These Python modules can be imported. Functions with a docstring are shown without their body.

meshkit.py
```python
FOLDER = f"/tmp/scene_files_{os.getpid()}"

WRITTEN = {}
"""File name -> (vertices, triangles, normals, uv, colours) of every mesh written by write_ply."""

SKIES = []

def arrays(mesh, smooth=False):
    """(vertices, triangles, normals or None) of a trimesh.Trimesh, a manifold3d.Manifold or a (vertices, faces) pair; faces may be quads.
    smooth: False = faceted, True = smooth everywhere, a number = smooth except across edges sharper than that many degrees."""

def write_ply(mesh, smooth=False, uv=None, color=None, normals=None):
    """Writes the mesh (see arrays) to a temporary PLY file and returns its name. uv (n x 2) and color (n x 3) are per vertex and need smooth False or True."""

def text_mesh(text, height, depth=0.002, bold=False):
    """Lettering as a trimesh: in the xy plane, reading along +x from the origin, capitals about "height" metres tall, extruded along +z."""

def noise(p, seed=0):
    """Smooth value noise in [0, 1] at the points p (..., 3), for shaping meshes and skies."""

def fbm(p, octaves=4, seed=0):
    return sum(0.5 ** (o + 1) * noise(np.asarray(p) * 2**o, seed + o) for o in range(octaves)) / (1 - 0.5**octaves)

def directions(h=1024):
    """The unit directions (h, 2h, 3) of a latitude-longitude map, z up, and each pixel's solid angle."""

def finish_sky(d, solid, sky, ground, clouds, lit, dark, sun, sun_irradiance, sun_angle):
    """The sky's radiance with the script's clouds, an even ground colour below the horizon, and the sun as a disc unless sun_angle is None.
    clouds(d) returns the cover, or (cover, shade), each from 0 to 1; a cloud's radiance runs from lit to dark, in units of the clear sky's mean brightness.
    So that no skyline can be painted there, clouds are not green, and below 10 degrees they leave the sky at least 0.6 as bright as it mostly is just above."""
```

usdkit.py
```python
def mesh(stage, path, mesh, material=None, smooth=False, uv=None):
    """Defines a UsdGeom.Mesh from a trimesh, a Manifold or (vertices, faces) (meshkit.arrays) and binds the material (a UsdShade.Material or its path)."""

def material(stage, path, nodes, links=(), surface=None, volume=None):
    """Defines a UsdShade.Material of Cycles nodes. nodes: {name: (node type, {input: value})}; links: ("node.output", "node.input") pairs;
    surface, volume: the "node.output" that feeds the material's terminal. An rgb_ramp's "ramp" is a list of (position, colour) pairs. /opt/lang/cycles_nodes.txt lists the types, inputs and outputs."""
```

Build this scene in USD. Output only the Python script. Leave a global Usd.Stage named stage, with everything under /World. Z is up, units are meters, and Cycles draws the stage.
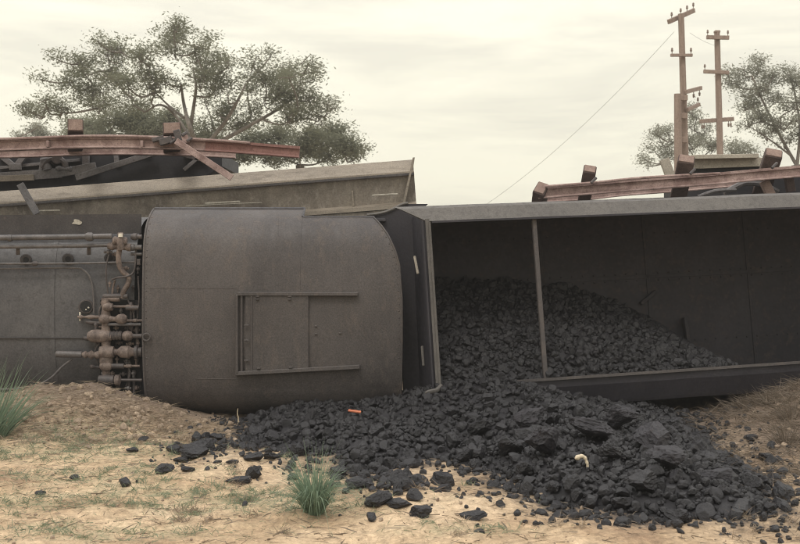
import math, numpy as np, trimesh, usdkit, meshkit
from pxr import Usd, UsdGeom, UsdLux, UsdShade, Gf, Sdf, Vt

stage = Usd.Stage.CreateInMemory()
UsdGeom.SetStageUpAxis(stage, 'Z'); UsdGeom.SetStageMetersPerUnit(stage, 1.0)
UsdGeom.Xform.Define(stage, '/World')
T = Sdf.ValueTypeNames

# ------------------------------------------------------------------ camera, sky, sun, exposure
CAM_Z, PITCH, FOCAL = 2.0, -0.52, 50.0
cam = UsdGeom.Camera.Define(stage, '/World/camera')
cam.AddTranslateOp().Set(Gf.Vec3d(0, 0, CAM_Z)); cam.AddRotateXOp().Set(90 + PITCH)
cam.CreateFocalLengthAttr(FOCAL); cam.CreateHorizontalApertureAttr(36.0); cam.CreateVerticalApertureAttr(36.0 * 696 / 1024)
cam.CreateFStopAttr(4.0); cam.CreateFocusDistanceAttr(13.0)
cam.CreateExposureAttr(0.0)

SUN_EL, SUN_AZ = math.radians(58), math.radians(205)          # azimuth from +y towards +x
SKY = usdkit.material(stage, '/World/Looks/sky_overcast', {
    'sky': ('sky_texture', {'sky_type': 'single_scattering', 'sun_disc': False, 'sun_elevation': SUN_EL, 'sun_rotation': SUN_AZ}),
    'tc': ('texture_coordinate', {}),
    'map': ('mapping', {'scale': (2.2, 2.2, 11.0)}),
    'n': ('noise_texture', {'scale': 1.6, 'detail': 5.0, 'roughness': 0.55, 'distortion': 0.4}),
    'r': ('rgb_ramp', {'ramp': [(0.0, (.74, .74, .77)), (0.40, (.84, .84, .86)), (0.56, (1.0, 1.0, 1.0)), (1.0, (1.03, 1.03, 1.02))]}),
    'sep': ('separate_xyz', {}), 'up': ('clamp', {'min': 0.0, 'max': 1.0}),
    'tone': ('rgb_ramp', {'ramp': [(0.0, (10.3, 9.85, 7.9)), (0.25, (10.0, 9.6, 8.0)), (0.6, (9.1, 8.85, 8.5)), (1.0, (8.9, 8.7, 8.6))]}),
    'cie': ('math', {'math_type': 'multiply_add', 'value2': 2.0, 'value3': 1.0}), 'cc': ('combine_xyz', {}),
    'm1': ('mix_color', {'blend_type': 'multiply', 'fac': 1.0, 'use_clamp_result': False}), 'm2': ('mix_color', {'blend_type': 'multiply', 'fac': 1.0, 'use_clamp_result': False}),
    'mx': ('mix_color', {'fac': 0.96, 'use_clamp': True}),
    'bg': ('background_shader', {'strength': 0.08})},
    [('tc.generated', 'map.vector'), ('map.vector', 'n.vector'), ('n.fac', 'r.fac'), ('tc.generated', 'sep.vector'), ('sep.z', 'up.value'), ('up.result', 'tone.fac'), ('up.result', 'cie.value1'),
     ('cie.value', 'cc.x'), ('cie.value', 'cc.y'), ('cie.value', 'cc.z'), ('tone.color', 'm1.a'), ('cc.vector', 'm1.b'), ('m1.result', 'm2.a'), ('r.color', 'm2.b'),
     ('sky.color', 'mx.a'), ('m2.result', 'mx.b'), ('mx.result', 'bg.color')], surface='bg.background')
dome = UsdLux.DomeLight.Define(stage, '/World/sky')
dome.GetPrim().SetCustomDataByKey('kind', 'structure')
UsdShade.MaterialBindingAPI.Apply(dome.GetPrim()).Bind(SKY)
sun = UsdLux.DistantLight.Define(stage, '/World/sun')
sun.CreateIntensityAttr(0.4); sun.CreateAngleAttr(14.0); sun.CreateNormalizeAttr(True); sun.CreateColorAttr(Gf.Vec3f(1.0, 0.95, 0.86))
sun.AddRotateZOp().Set(-math.degrees(SUN_AZ)); sun.AddRotateXOp().Set(-(90 - math.degrees(SUN_EL)))

# ------------------------------------------------------------------ helpers
F = 800 * FOCAL / 36.0
_p = math.radians(PITCH)
FWD, UPV = np.array([0, math.cos(_p), math.sin(_p)]), np.array([0, -math.sin(_p), math.cos(_p)])
def at(px, py, Y):
    """The point at depth Y seen at pixel (px, py) of the 800 x 544 photograph."""
    d = FWD + (px - 400) / F * np.array([1.0, 0, 0]) - (py - 272) / F * UPV
    return np.array([0, 0, CAM_Z]) + d * (Y / d[1])
def pix(P):
    d = np.atleast_2d(P) - [0, 0, CAM_Z]
    z = d @ FWD
    return np.stack([400 + F * d[:, 0] / z, 272 - F * (d @ UPV) / z], 1)

USED = {}
def path_of(name, parent):
    base = (parent.GetPath().pathString if parent is not None else '/World') + '/' + name
    k = USED.get(base, 0); USED[base] = k + 1
    return base if k == 0 else f'{base}_{k:03d}'
def tag(prim, label=None, cat=None, group=None, kind=None):
    for k, v in (('label', label), ('category', cat), ('group', group), ('kind', kind)):
        if v: prim.SetCustomDataByKey(k, v)
    return prim
def thing(name, label, cat, loc=(0, 0, 0), group=None):
    x = UsdGeom.Xform.Define(stage, path_of(name, None))
    x.AddTranslateOp().Set(Gf.Vec3d(*map(float, loc)))
    x.GetPrim().SetCustomDataByKey('_', 0); x.GetPrim().ClearCustomDataByKey('_')
    ORIGIN[x.GetPrim().GetPath().pathString] = np.asarray(loc, float)
    return tag(x.GetPrim(), label, cat, group)
ORIGIN = {}
def origin(prim):
    s = prim.GetPath().pathString
    while s not in ORIGIN and s.count('/') > 2: s = s.rsplit('/', 1)[0]
    return ORIGIN.get(s, np.zeros(3))
def put(name, vf, mat, parent=None, smooth=False, **kw):
    """ONE Mesh prim (points given in world space) under parent or under /World."""
    if isinstance(vf, list): vf = join(vf)
    v, f = (np.asarray(vf.vertices), np.asarray(vf.faces)) if hasattr(vf, 'vertices') else vf
    v, f = np.asarray(v, float), np.asarray(f)
    if f.shape[1] == 4: f = np.vstack([f[:, [0, 1, 2]], f[:, [0, 2, 3]]])
    if parent is None:
        o = np.array([*(v.min(0) + v.max(0))[:2] / 2, v[:, 2].min()])
    else:
        o = origin(parent)
    m = usdkit.mesh(stage, path_of(name, parent), trimesh.Trimesh(v - o, f, process=False), mat, smooth)
    if parent is None: UsdGeom.Xformable(m).AddTranslateOp().Set(Gf.Vec3d(*map(float, o)))
    return tag(m.GetPrim(), **kw)
def tris(f):
    f = np.asarray(f)
    return f if f.shape[1] == 3 else np.vstack([f[:, [0, 1, 2]], f[:, [0, 2, 3]]])
def join(items):
    V, Fs, n = [], [], 0
    for it in items:
        v, f = (np.asarray(it.vertices), np.asarray(it.faces)) if hasattr(it, 'vertices') else it
        V.append(np.asarray(v, float)); Fs.append(tris(f) + n); n += len(v)
    return np.vstack(V), np.vstack(Fs)
def unit(v):
    v = np.asarray(v, float); return v / (np.linalg.norm(v) + 1e-12)
def cbox(c, ax, half, ch=0.006):
    """A box with chamfered edges: centre, three unit axes, half sizes."""
    half = np.asarray(half, float); ch = min(ch, 0.45 * half.min()); pts = []
    for sx in (-1, 1):
        for sy in (-1, 1):
            for sz in (-1, 1):
                s = np.array([sx, sy, sz])
                for k in range(3):
                    h = half - ch; h[k] = half[k]
                    pts.append(s * h)
    m = trimesh.convex.convex_hull(np.array(pts))
    A = np.array([unit(a) for a in ax])
    return np.asarray(m.vertices) @ A + np.asarray(c), np.asarray(m.faces)
def bar(p0, p1, w, h, up=(0, 0, 1), ch=0.006):
    """A beam of width w (sideways) and height h (along up) between two points."""
    p0, p1 = np.asarray(p0, float), np.asarray(p1, float)
    a = unit(p1 - p0); s = unit(np.cross(a, up)); u = np.cross(s, a)
    return cbox((p0 + p1) / 2, (a, s, u), (np.linalg.norm(p1 - p0) / 2, w / 2, h / 2), ch)
def tube(pts, r, n=10, caps=True):
    p = np.asarray(pts, float); r = np.broadcast_to(np.asarray(r, float), (len(p),))
    t = np.gradient(p, axis=0); t /= np.linalg.norm(t, axis=1, keepdims=True) + 1e-12
    ref = np.array([0, 0, 1.0]) if abs(t[0, 2]) < 0.9 else np.array([1.0, 0, 0])
    a = unit(np.cross(t[0], ref)); A = []
    for k in range(len(p)):
        a = unit(a - t[k] * (a @ t[k])); A.append(a)
    A = np.array(A); B = np.cross(t, A); g = np.arange(n) * 2 * math.pi / n
    v = (p[:, None] + r[:, None, None] * (np.cos(g)[None, :, None] * A[:, None] + np.sin(g)[None, :, None] * B[:, None])).reshape(-1, 3)
    i, j = np.meshgrid(np.arange(len(p) - 1), np.arange(n), indexing='ij')
    f = tris(np.stack([i * n + j, i * n + (j + 1) % n, (i + 1) * n + (j + 1) % n, (i + 1) * n + j], -1).reshape(-1, 4))
    if caps:
        k = len(v); v = np.vstack([v, p[:1], p[-1:]]); q = np.arange(n); e = (len(p) - 1) * n
        f = np.vstack([f, np.stack([np.full(n, k), (q + 1) % n, q], 1), np.stack([np.full(n, k + 1), e + q, e + (q + 1) % n], 1)])
    return v, f
def curve(pts, n=24):
    """Catmull-Rom through the points."""
    p = np.asarray(pts, float); p = np.vstack([2 * p[0] - p[1], p, 2 * p[-1] - p[-2]])
    m = len(p) - 3; u = np.linspace(0, m, n, endpoint=True); i = np.minimum(u.astype(int), m - 1); t = (u - i)[:, None]
    a, b, c, d = p[i], p[i + 1], p[i + 2], p[i + 3]
    return 0.5 * (2 * b + (c - a) * t + (2 * a - 5 * b + 4 * c - d) * t ** 2 + (3 * b - a - 3 * c + d) * t ** 3)
def turned(p0, p1, prof, n=14):
    """A body of revolution between two points; prof = [(fraction along, radius)]."""
    p0, p1 = np.asarray(p0, float), np.asarray(p1, float)
    a = unit(p1 - p0); L = np.linalg.norm(p1 - p0)
    e = unit(np.cross(a, [0.1, 0.2, 1.0])); b = np.cross(a, e); g = np.arange(n) * 2 * math.pi / n
    prof = [(prof[0][0], 0)] + list(prof) + [(prof[-1][0], 0)]
    v = np.vstack([p0 + a * L * t + r * (np.cos(g)[:, None] * e + np.sin(g)[:, None] * b) for t, r in prof])
    i, j = np.meshgrid(np.arange(len(prof) - 1), np.arange(n), indexing='ij')
    return v, tris(np.stack([i * n + j, i * n + (j + 1) % n, (i + 1) * n + (j + 1) % n, (i + 1) * n + j], -1).reshape(-1, 4))
def prism(poly, to3, d):
    """A flat polygon (2D) mapped by to3 to 3D and given thickness by the vector d."""
    from shapely.geometry import Polygon
    P = Polygon(poly)
    if not P.exterior.is_ccw: P = Polygon(list(P.exterior.coords)[::-1])
    m = trimesh.creation.extrude_polygon(P, 1.0, engine='earcut')
    v = np.array([to3(x, y) for x, y in m.vertices[:, :2]]) + m.vertices[:, 2:3] * np.asarray(d, float)
    t = trimesh.Trimesh(v, m.faces, process=False)
    if t.volume < 0: t.invert()
    return t
def plate_px(poly, Y, th):
    return prism(poly, lambda x, y: at(x, y, Y), (0, th, 0))
def sweep(profile, pts, ups, outs):
    """Sweeps a closed 2D profile (out, up) along points with given frames."""
    pr = np.asarray(profile, float); n = len(pr); pts = np.asarray(pts, float)
    v = np.vstack([p + pr[:, :1] * o + pr[:, 1:] * u for p, u, o in zip(pts, ups, outs)])
    i, j = np.meshgrid(np.arange(len(pts) - 1), np.arange(n), indexing='ij')
    f = tris(np.stack([i * n + j, i * n + (j + 1) % n, (i + 1) * n + (j + 1) % n, (i + 1) * n + j], -1).reshape(-1, 4))
    from shapely.geometry import Polygon
    _, cf = trimesh.creation.triangulate_polygon(Polygon(pr), engine='earcut')
    e = (len(pts) - 1) * n
    f = np.vstack([f, cf, cf[:, ::-1] + e])
    cf = np.asarray(cf) % n; f = np.vstack([f[:-2 * len(cf)], cf, cf[:, ::-1] + e])
    m = trimesh.Trimesh(v, f, process=False)
    trimesh.repair.fix_normals(m)
    return m
def sheet(fn, us, vs):
    """A grid of points fn(u, v)."""
    v = np.array([[fn(a, b) for b in vs] for a in us]).reshape(-1, 3); n = len(vs)
    i, j = np.meshgrid(np.arange(len(us) - 1), np.arange(n - 1), indexing='ij')
    return v, tris(np.stack([i * n + j, (i + 1) * n + j, (i + 1) * n + j + 1, i * n + j + 1], -1).reshape(-1, 4))
def thick(vf, d):
    """Gives an open sheet thickness by the vector d (or one per vertex)."""
    v, f = vf; f = tris(f); n = len(v)
    e = np.sort(np.vstack([f[:, [0, 1]], f[:, [1, 2]], f[:, [2, 0]]]), 1)
    raw = np.vstack([f[:, [0, 1]], f[:, [1, 2]], f[:, [2, 0]]])
    _, inv, cnt = np.unique(e, axis=0, return_inverse=True, return_counts=True)
    b = raw[cnt[inv.ravel()] == 1]
    return np.vstack([v, v + d]), np.vstack([f, f[:, ::-1] + n, np.stack([b[:, 1], b[:, 0], b[:, 0] + n], 1), np.stack([b[:, 1], b[:, 0] + n, b[:, 1] + n], 1)])
rng = np.random.default_rng(11)

# ------------------------------------------------------------------ materials
def surf(name, c1, c2, scale=3.0, c3=None, rough=0.65, bump=0.3, bscale=40.0, spec=0.4, stretch=(1, 1, 1), metal=0.0, fine=0.25, dist=0.01):
    """Two tones in large patches, a third in small flecks, fine relief; coordinates are the object's own."""
    nodes = {
        'tc': ('texture_coordinate', {}), 'mp': ('mapping', {'scale': stretch}),
        'n1': ('noise_texture', {'scale': scale, 'detail': 6.0, 'roughness': 0.62, 'distortion': 0.3}),
        'r1': ('rgb_ramp', {'ramp': [(0.34, c1), (0.66, c2)]}),
        'n2': ('noise_texture', {'scale': scale * 7.3, 'detail': 5.0, 'roughness': 0.7}),
        'r2': ('map_range', {'from_min': 0.52, 'from_max': 0.75, 'to_min': 0.0, 'to_max': 0.8, 'clamp': True}),
        'm1': ('mix_color', {}), 'n3': ('noise_texture', {'scale': bscale, 'detail': 5.0, 'roughness': 0.65}),
        'r3': ('map_range', {'from_min': 0.3, 'from_max': 0.7, 'to_min': 1 - fine, 'to_max': 1 + fine}),
        'm2': ('mix_color', {'blend_type': 'multiply', 'fac': 1.0, 'use_clamp_result': False}),
        'rr': ('map_range', {'from_min': 0.3, 'from_max': 0.7, 'to_min': rough - 0.1, 'to_max': min(1, rough + 0.12)}),
        'b': ('bump', {'strength': bump, 'distance': dist}),
        'p': ('principled_bsdf', {'specular_ior_level': spec, 'metallic': metal})}
    c3 = c3 or tuple(0.6 * x for x in c1)
    nodes['m1'][1]['b'] = c3
    links = [('tc.object', 'mp.vector'), ('mp.vector', 'n1.vector'), ('mp.vector', 'n2.vector'), ('tc.object', 'n3.vector'), ('n1.fac', 'r1.fac'), ('r1.color', 'm1.a'), ('n2.fac', 'r2.value'), ('r2.result', 'm1.fac'),
             ('m1.result', 'm2.a'), ('n3.fac', 'r3.value'), ('r3.result', 'm2.b'), ('m2.result', 'p.base_color'), ('n2.fac', 'rr.value'), ('rr.result', 'p.roughness'), ('n3.fac', 'b.height'), ('b.normal', 'p.normal')]
    return usdkit.material(stage, '/World/Looks/' + name, nodes, links, surface='p.BSDF')
M = {}
M['cab'] = surf('cab_paint', (.042, .037, .036), (.072, .063, .059), 1.1, (.100, .082, .070), .60, .3, 55, .35, fine=.30, dist=.008, stretch=(1, 1, .42))
M['cab_dark'] = surf('cab_edge_paint', (.028, .026, .029), (.045, .041, .043), 3, None, .6, .2, 50)
M['boiler'] = surf('boiler_cladding', (.050, .049, .052), (.080, .077, .077), 1.6, (.042, .038, .038), .55, .2, 45, .4, fine=.28, dist=.006)
M['grime'] = surf('grimy_plate', (.026, .023, .023), (.046, .041, .040), 2.5, (.07, .06, .055), .75, .3, 50)
M['pipe'] = surf('pipe_metal', (.050, .046, .046), (.10, .09, .086), 6, (.055, .040, .033), .5, .2, 60)
M['fitting'] = surf('rusty_fitting', (.062, .045, .039), (.19, .148, .124), 11, (.028, .022, .021), .7, .35, 90)
M['fitting_dark'] = surf('oily_fitting', (.034, .030, .030), (.072, .060, .056), 9, (.13, .095, .08), .55, .3, 90)
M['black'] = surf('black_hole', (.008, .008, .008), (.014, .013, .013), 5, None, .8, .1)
M['tender'] = surf('tender_steel', (.0145, .0132, .0172), (.025, .0228, .0278), 1.4, (.036, .031, .033), .62, .3, 40, .4, dist=.008)
M['tender_rim'] = surf('tender_rim_paint', (.068, .062, .056), (.092, .084, .075), 2.2, (.045, .041, .038), .6, .25, 60)
M['inside'] = surf('bunker_steel', (.0105, .0095, .0125), (.0205, .0180, .0215), 1.2, (.050, .038, .032), .7, .35, 30, .35, dist=.01)
M['white'] = surf('chipped_white_paint', (.5, .46, .38), (.62, .58, .48), 12, (.25, .2, .16), .6, .2, 80)
M['tan'] = surf('tan_wagon_paint', (.092, .078, .067), (.255, .222, .182), 1.5, (.33, .30, .26), .55, .25, 40, .45, stretch=(.9, 1, .45))
M['flange'] = surf('flange_paint', (.165, .140, .110), (.24, .205, .162), 1.2, (.09, .076, .062), .6, .2, 50, stretch=(.4, 1, 2))
M['scuff'] = surf('bare_scuffed_metal', (.25, .23, .19), (.40, .37, .31), 14, (.14, .12, .1), .5, .3, 60)
M['dark'] = surf('underframe_black', (.011, .011, .014), (.020, .019, .022), 2, (.035, .032, .032), .75, .3, 40)
M['sole'] = surf('underframe_grey', (.085, .082, .085), (.14, .13, .128), 3, (.06, .045, .04), .65, .3, 50)
M['rail'] = surf('rail_rust', (.150, .095, .084), (.33, .245, .220), 4.2, (.075, .045, .040), .8, .4, 70, .3, stretch=(1, 1, 1))
M['rail_red'] = surf('rail_red_rust', (.16, .082, .070), (.21, .115, .10), 3.5, (.085, .045, .038), .82, .4, 70, .3)
M['sleeper'] = surf('old_sleeper_wood', (.055, .040, .037), (.095, .070, .062), 5, (.033, .025, .024), .9, .6, 60, .2, stretch=(1, 1, 1))
M['sleeper_end'] = surf('sleeper_end_grain', (.16, .112, .095), (.24, .175, .145), 7, (.09, .06, .052), .9, .5, 80, .2)
M['pole'] = surf('weathered_pole', (.19, .140, .113), (.26, .20, .165), 2.2, (.12, .09, .075), .85, .4, 30, .2, stretch=(4, 4, .4))
M['pale'] = surf('pale_weathered_beam', (.25, .225, .185), (.34, .305, .25), 2, (.16, .14, .12), .8, .3, 40)
M['insulator'] = surf('glazed_insulator', (.12, .08, .06), (.2, .15, .12), 8, None, .25, .05, 50)
M['wire'] = surf('line_wire', (.10, .09, .085), (.16, .14, .13), 3)
M['orange'] = surf('orange_scrap', (.36, .10, .05), (.48, .17, .08), 12, (.3, .08, .04), .6, .3, 60)
M['bone'] = surf('bleached_scrap', (.40, .34, .24), (.55, .47, .34), 12, (.4, .33, .24), .6, .3, 60)
M['bark'] = surf('tree_bark', (.10, .085, .07), (.19, .165, .14), 2, (.06, .05, .045), .9, .5, 20, .2, stretch=(3, 3, .6))
M['twig'] = surf('dry_twig', (.30, .24, .16), (.42, .35, .24), 15)
M['clod'] = surf('earth_clod', (.16, .12, .09), (.32, .25, .18), 9, (.1, .075, .06), .95, .5, 60, .2)
def coal_mat(name, k, rough):
    return usdkit.material(stage, '/World/Looks/' + name, {
        'tc': ('texture_coordinate', {}), 'oi': ('object_info', {}), 'ge': ('geometry', {}),
        'n': ('noise_texture', {'scale': 9.0, 'detail': 6.0, 'roughness': .65}),
        'r': ('rgb_ramp', {'ramp': [(.3, tuple(k * x for x in (.0055, .0049, .0068))), (.52, tuple(k * x for x in (.012, .0106, .0140))), (.75, tuple(k * x for x in (.034, .0295, .0350)))]}),
        'isl': ('map_range', {'from_min': 0, 'from_max': 1, 'to_min': .45, 'to_max': 2.3}),
        'm': ('mix_color', {'blend_type': 'multiply', 'fac': 1.0, 'use_clamp_result': False}),
        'n3': ('noise_texture', {'scale': 55.0, 'detail': 5.0, 'roughness': .7}), 'b': ('bump', {'strength': .8, 'distance': .02}),
        'rr': ('map_range', {'from_min': .3, 'from_max': .7, 'to_min': rough - .14, 'to_max': rough + .2}),
        'p': ('principled_bsdf', {'specular_ior_level': .5})},
        [('tc.object', 'n.vector'), ('tc.object', 'n3.vector'), ('n.fac', 'r.fac'), ('r.color', 'm.a'), ('ge.random_per_island', 'isl.value'), ('isl.result', 'm.b'), ('m.result', 'p.base_color'), ('n3.fac', 'b.height'), ('b.normal', 'p.normal'), ('n.fac', 'rr.value'), ('rr.result', 'p.roughness')], surface='p.BSDF')
M['coal'] = coal_mat('coal_black', .85, .32)
M['coal_pale'] = coal_mat('coal_pale_faced', 2.1, .42)
M['coal_fine'] = coal_mat('coal_small', .75, .36)
def leaf_mat(name, c1, c2, trans=.3, scale=1.0, rough=.55):
    return usdkit.material(stage, '/World/Looks/' + name, {
        'ge': ('geometry', {}), 'r': ('rgb_ramp', {'ramp': [(0, c1), (1, c2)]}),
        'tc': ('texture_coordinate', {}), 'n': ('noise_texture', {'scale': scale, 'detail': 3.0}),
        'a': ('mix_float', {'fac': .5}), 'p': ('principled_bsdf', {'roughness': rough, 'specular_ior_level': .3}), 't': ('translucent_bsdf', {}), 'mx': ('mix_closure', {'fac': trans})},
        [('ge.random_per_island', 'a.a'), ('tc.object', 'n.vector'), ('n.fac', 'a.b'), ('a.result', 'r.fac'), ('r.color', 'p.base_color'), ('r.color', 't.color'), ('p.BSDF', 'mx.closure1'), ('t.BSDF', 'mx.closure2')], surface='mx.closure')
M['leaf'] = leaf_mat('tree_leaf', (.125, .130, .088), (.245, .24, .165), .5)
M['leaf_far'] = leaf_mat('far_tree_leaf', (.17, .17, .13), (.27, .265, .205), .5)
M['tuft'] = leaf_mat('tussock_grass', (.10, .148, .098), (.26, .325, .215), .3)
M['green'] = leaf_mat('low_green_grass', (.11, .14, .085), (.25, .27, .17), .25)
M['straw'] = leaf_mat('dead_straw', (.15, .11, .08), (.46, .38, .26), .15)
M['straw_dark'] = leaf_mat('old_dead_grass', (.075, .058, .044), (.23, .18, .125), .15)
M['ground'] = usdkit.material(stage, '/World/Looks/sandy_ground', {
    'tc': ('texture_coordinate', {}), 'n1': ('noise_texture', {'scale': .9, 'detail': 7.0, 'roughness': .62, 'distortion': .5}),
    'r1': ('rgb_ramp', {'ramp': [(.28, (.26, .172, .108)), (.43, (.43, .31, .195)), (.58, (.54, .405, .265)), (.8, (.59, .47, .33))]}),
    'n2': ('noise_texture', {'scale': 13.0, 'detail': 6.0, 'roughness': .7}), 'r2': ('map_range', {'from_min': .3, 'from_max': .7, 'to_min': .55, 'to_max': 1.25}),
    'm2': ('mix_color', {'blend_type': 'multiply', 'fac': 1.0, 'use_clamp_result': False}),
    'n4': ('noise_texture', {'scale': 70.0, 'detail': 5.0, 'roughness': .75}), 'r4': ('map_range', {'from_min': .3, 'from_max': .7, 'to_min': .72, 'to_max': 1.22}),
    'm4': ('mix_color', {'blend_type': 'multiply', 'fac': 1.0, 'use_clamp_result': False}),
    'dirt': ('attribute', {'attribute': 'dirt'}), 'md': ('mix_color', {'b': (.165, .125, .098)}),
    'moss': ('attribute', {'attribute': 'moss'}), 'nm': ('noise_texture', {'scale': 5.0, 'detail': 5.0}), 'rm': ('map_range', {'from_min': .4, 'from_max': .62, 'to_min': 0, 'to_max': 1, 'clamp': True}), 'xm': ('math', {'math_type': 'multiply'}), 'mm': ('mix_color', {'b': (.27, .265, .165)}),
    'dust': ('attribute', {'attribute': 'dust'}), 'nd': ('noise_texture', {'scale': 6.0, 'detail': 6.0, 'roughness': .7}), 'rd': ('map_range', {'from_min': .35, 'from_max': .6, 'to_min': .15, 'to_max': 1.0, 'clamp': True}), 'xd': ('math', {'math_type': 'multiply', 'use_clamp': True}), 'mc': ('mix_color', {'b': (.045, .041, .04)}),
    'b1': ('bump', {'strength': .7, 'distance': .03}), 'b2': ('bump', {'strength': .6, 'distance': .008}), 'p': ('principled_bsdf', {'roughness': .95, 'specular_ior_level': .2})},
    [('tc.object', 'n1.vector'), ('tc.object', 'n2.vector'), ('tc.object', 'n4.vector'), ('tc.object', 'nm.vector'), ('tc.object', 'nd.vector'), ('n1.fac', 'r1.fac'), ('r1.color', 'm2.a'), ('n2.fac', 'r2.value'), ('r2.result', 'm2.b'),
     ('m2.result', 'md.a'), ('dirt.fac', 'md.fac'), ('md.result', 'mm.a'), ('moss.fac', 'xm.value1'), ('nm.fac', 'rm.value'), ('rm.result', 'xm.value2'), ('xm.value', 'mm.fac'),
     ('mm.result', 'm4.a'), ('n4.fac', 'r4.value'), ('r4.result', 'm4.b'), ('m4.result', 'mc.a'), ('dust.fac', 'xd.value1'), ('nd.fac', 'rd.value'), ('rd.result', 'xd.value2'), ('xd.value', 'mc.fac'), ('mc.result', 'p.base_color'),
     ('n2.fac', 'b1.height'), ('n4.fac', 'b2.height'), ('b1.normal', 'b2.normal'), ('b2.normal', 'p.normal')], surface='p.BSDF')

# ------------------------------------------------------------------ ground and the coal heap's outline
from shapely.geometry import Polygon, Point, LineString
import shapely
HEAP = Polygon([(-2.1, 14.9), (-1.95, 13.3), (-1.75, 12.3), (-1.1, 11.55), (-.62, 11.25), (-.62, 10.7), (-.35, 10.35), (.0, 10.9), (.35, 11.25), (.7, 10.7), (.95, 10.0), (1.2, 9.35), (1.6, 8.95), (2.1, 8.7), (2.6, 8.6), (3.0, 8.6), (3.25, 9.6), (3.25, 10.8), (3.45, 12.0), (3.5, 13.2), (3.7, 14.9)])
REAR = LineString([(-2.1, 14.9), (3.7, 14.9)])
FRONT = LineString(list(HEAP.exterior.coords)[:-1])
sst = lambda a, b, x: (lambda t: t * t * (3 - 2 * t))(np.clip((x - a) / (b - a), 0, 1))
def g(x, y):
    """Height of the bare ground."""
    x, y = np.asarray(x, float), np.asarray(y, float)
    near = np.exp(-((x / 14) ** 2 + ((y - 10) / 14) ** 2))
    P = np.stack([x, y, np.zeros_like(x)], -1)
    z = .50 * np.exp(-((x + 4.05) / 1.15) ** 2 - ((y - 13.7) / .95) ** 2) * (0.7 + .55 * meshkit.fbm(P * 1.7 + 9, 4, 5))
    z = z + .62 * sst(3.3, 5.4, x) * sst(10.0, 13.2, y) * (1 - .8 * sst(13.5, 14.4, y))
    z = z + .10 * sst(-2.5, -6.0, x) * sst(8, 11, y) * (1 - sst(16, 20, y))
    z = z + near * (.16 * (meshkit.fbm(P * .55, 3, 1) - .5) + .11 * (meshkit.fbm(P * 2.3, 4, 2) - .5) + .045 * (meshkit.fbm(P * 9.0, 3, 3) - .5))
    return z + 1.2 * (meshkit.fbm(P * .02, 3, 4) - .5) * sst(30, 80, np.hypot(x, y))
def heap(x, y):
    """Thickness of the spilled coal above the ground."""
    x, y = np.asarray(x, float), np.asarray(y, float)
    pts = shapely.points(x, y); d = shapely.distance(pts, FRONT); d = np.where(shapely.contains(HEAP, pts), d, -d)
    h = np.minimum(.13 + 0 * x, .30 * np.clip(d, 0, None)) + .13 * np.clip(d - .4, 0, None)
    h = np.minimum(h, .34 - .16 * sst(.9, -.4, x)) + .20 * np.exp(-((x - 1.0) / 1.0) ** 2 - ((y - 13.7) / .9) ** 2) + .10 * np.exp(-((x - 2.35) / .8) ** 2 - ((y - 12.2) / .9) ** 2)
    P = np.stack([x, y, np.zeros_like(x)], -1)
    return np.where(d > 0, h * sst(0, .25, d) * (.72 + .56 * meshkit.fbm(P * 1.6 + 3, 3, 8)), 0.0)
def ground_hit(px, py):
    ys = np.linspace(6.5, 17, 900); d = at(px, py, 1.0) - [0, 0, CAM_Z]
    x, z = d[0] * ys, CAM_Z + d[2] * ys
    k = np.nonzero(z <= g(x, ys) + heap(x, ys))[0]
    k = k[0] if len(k) else len(ys) - 1
    return np.array([x[k], ys[k], z[k]])
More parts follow.
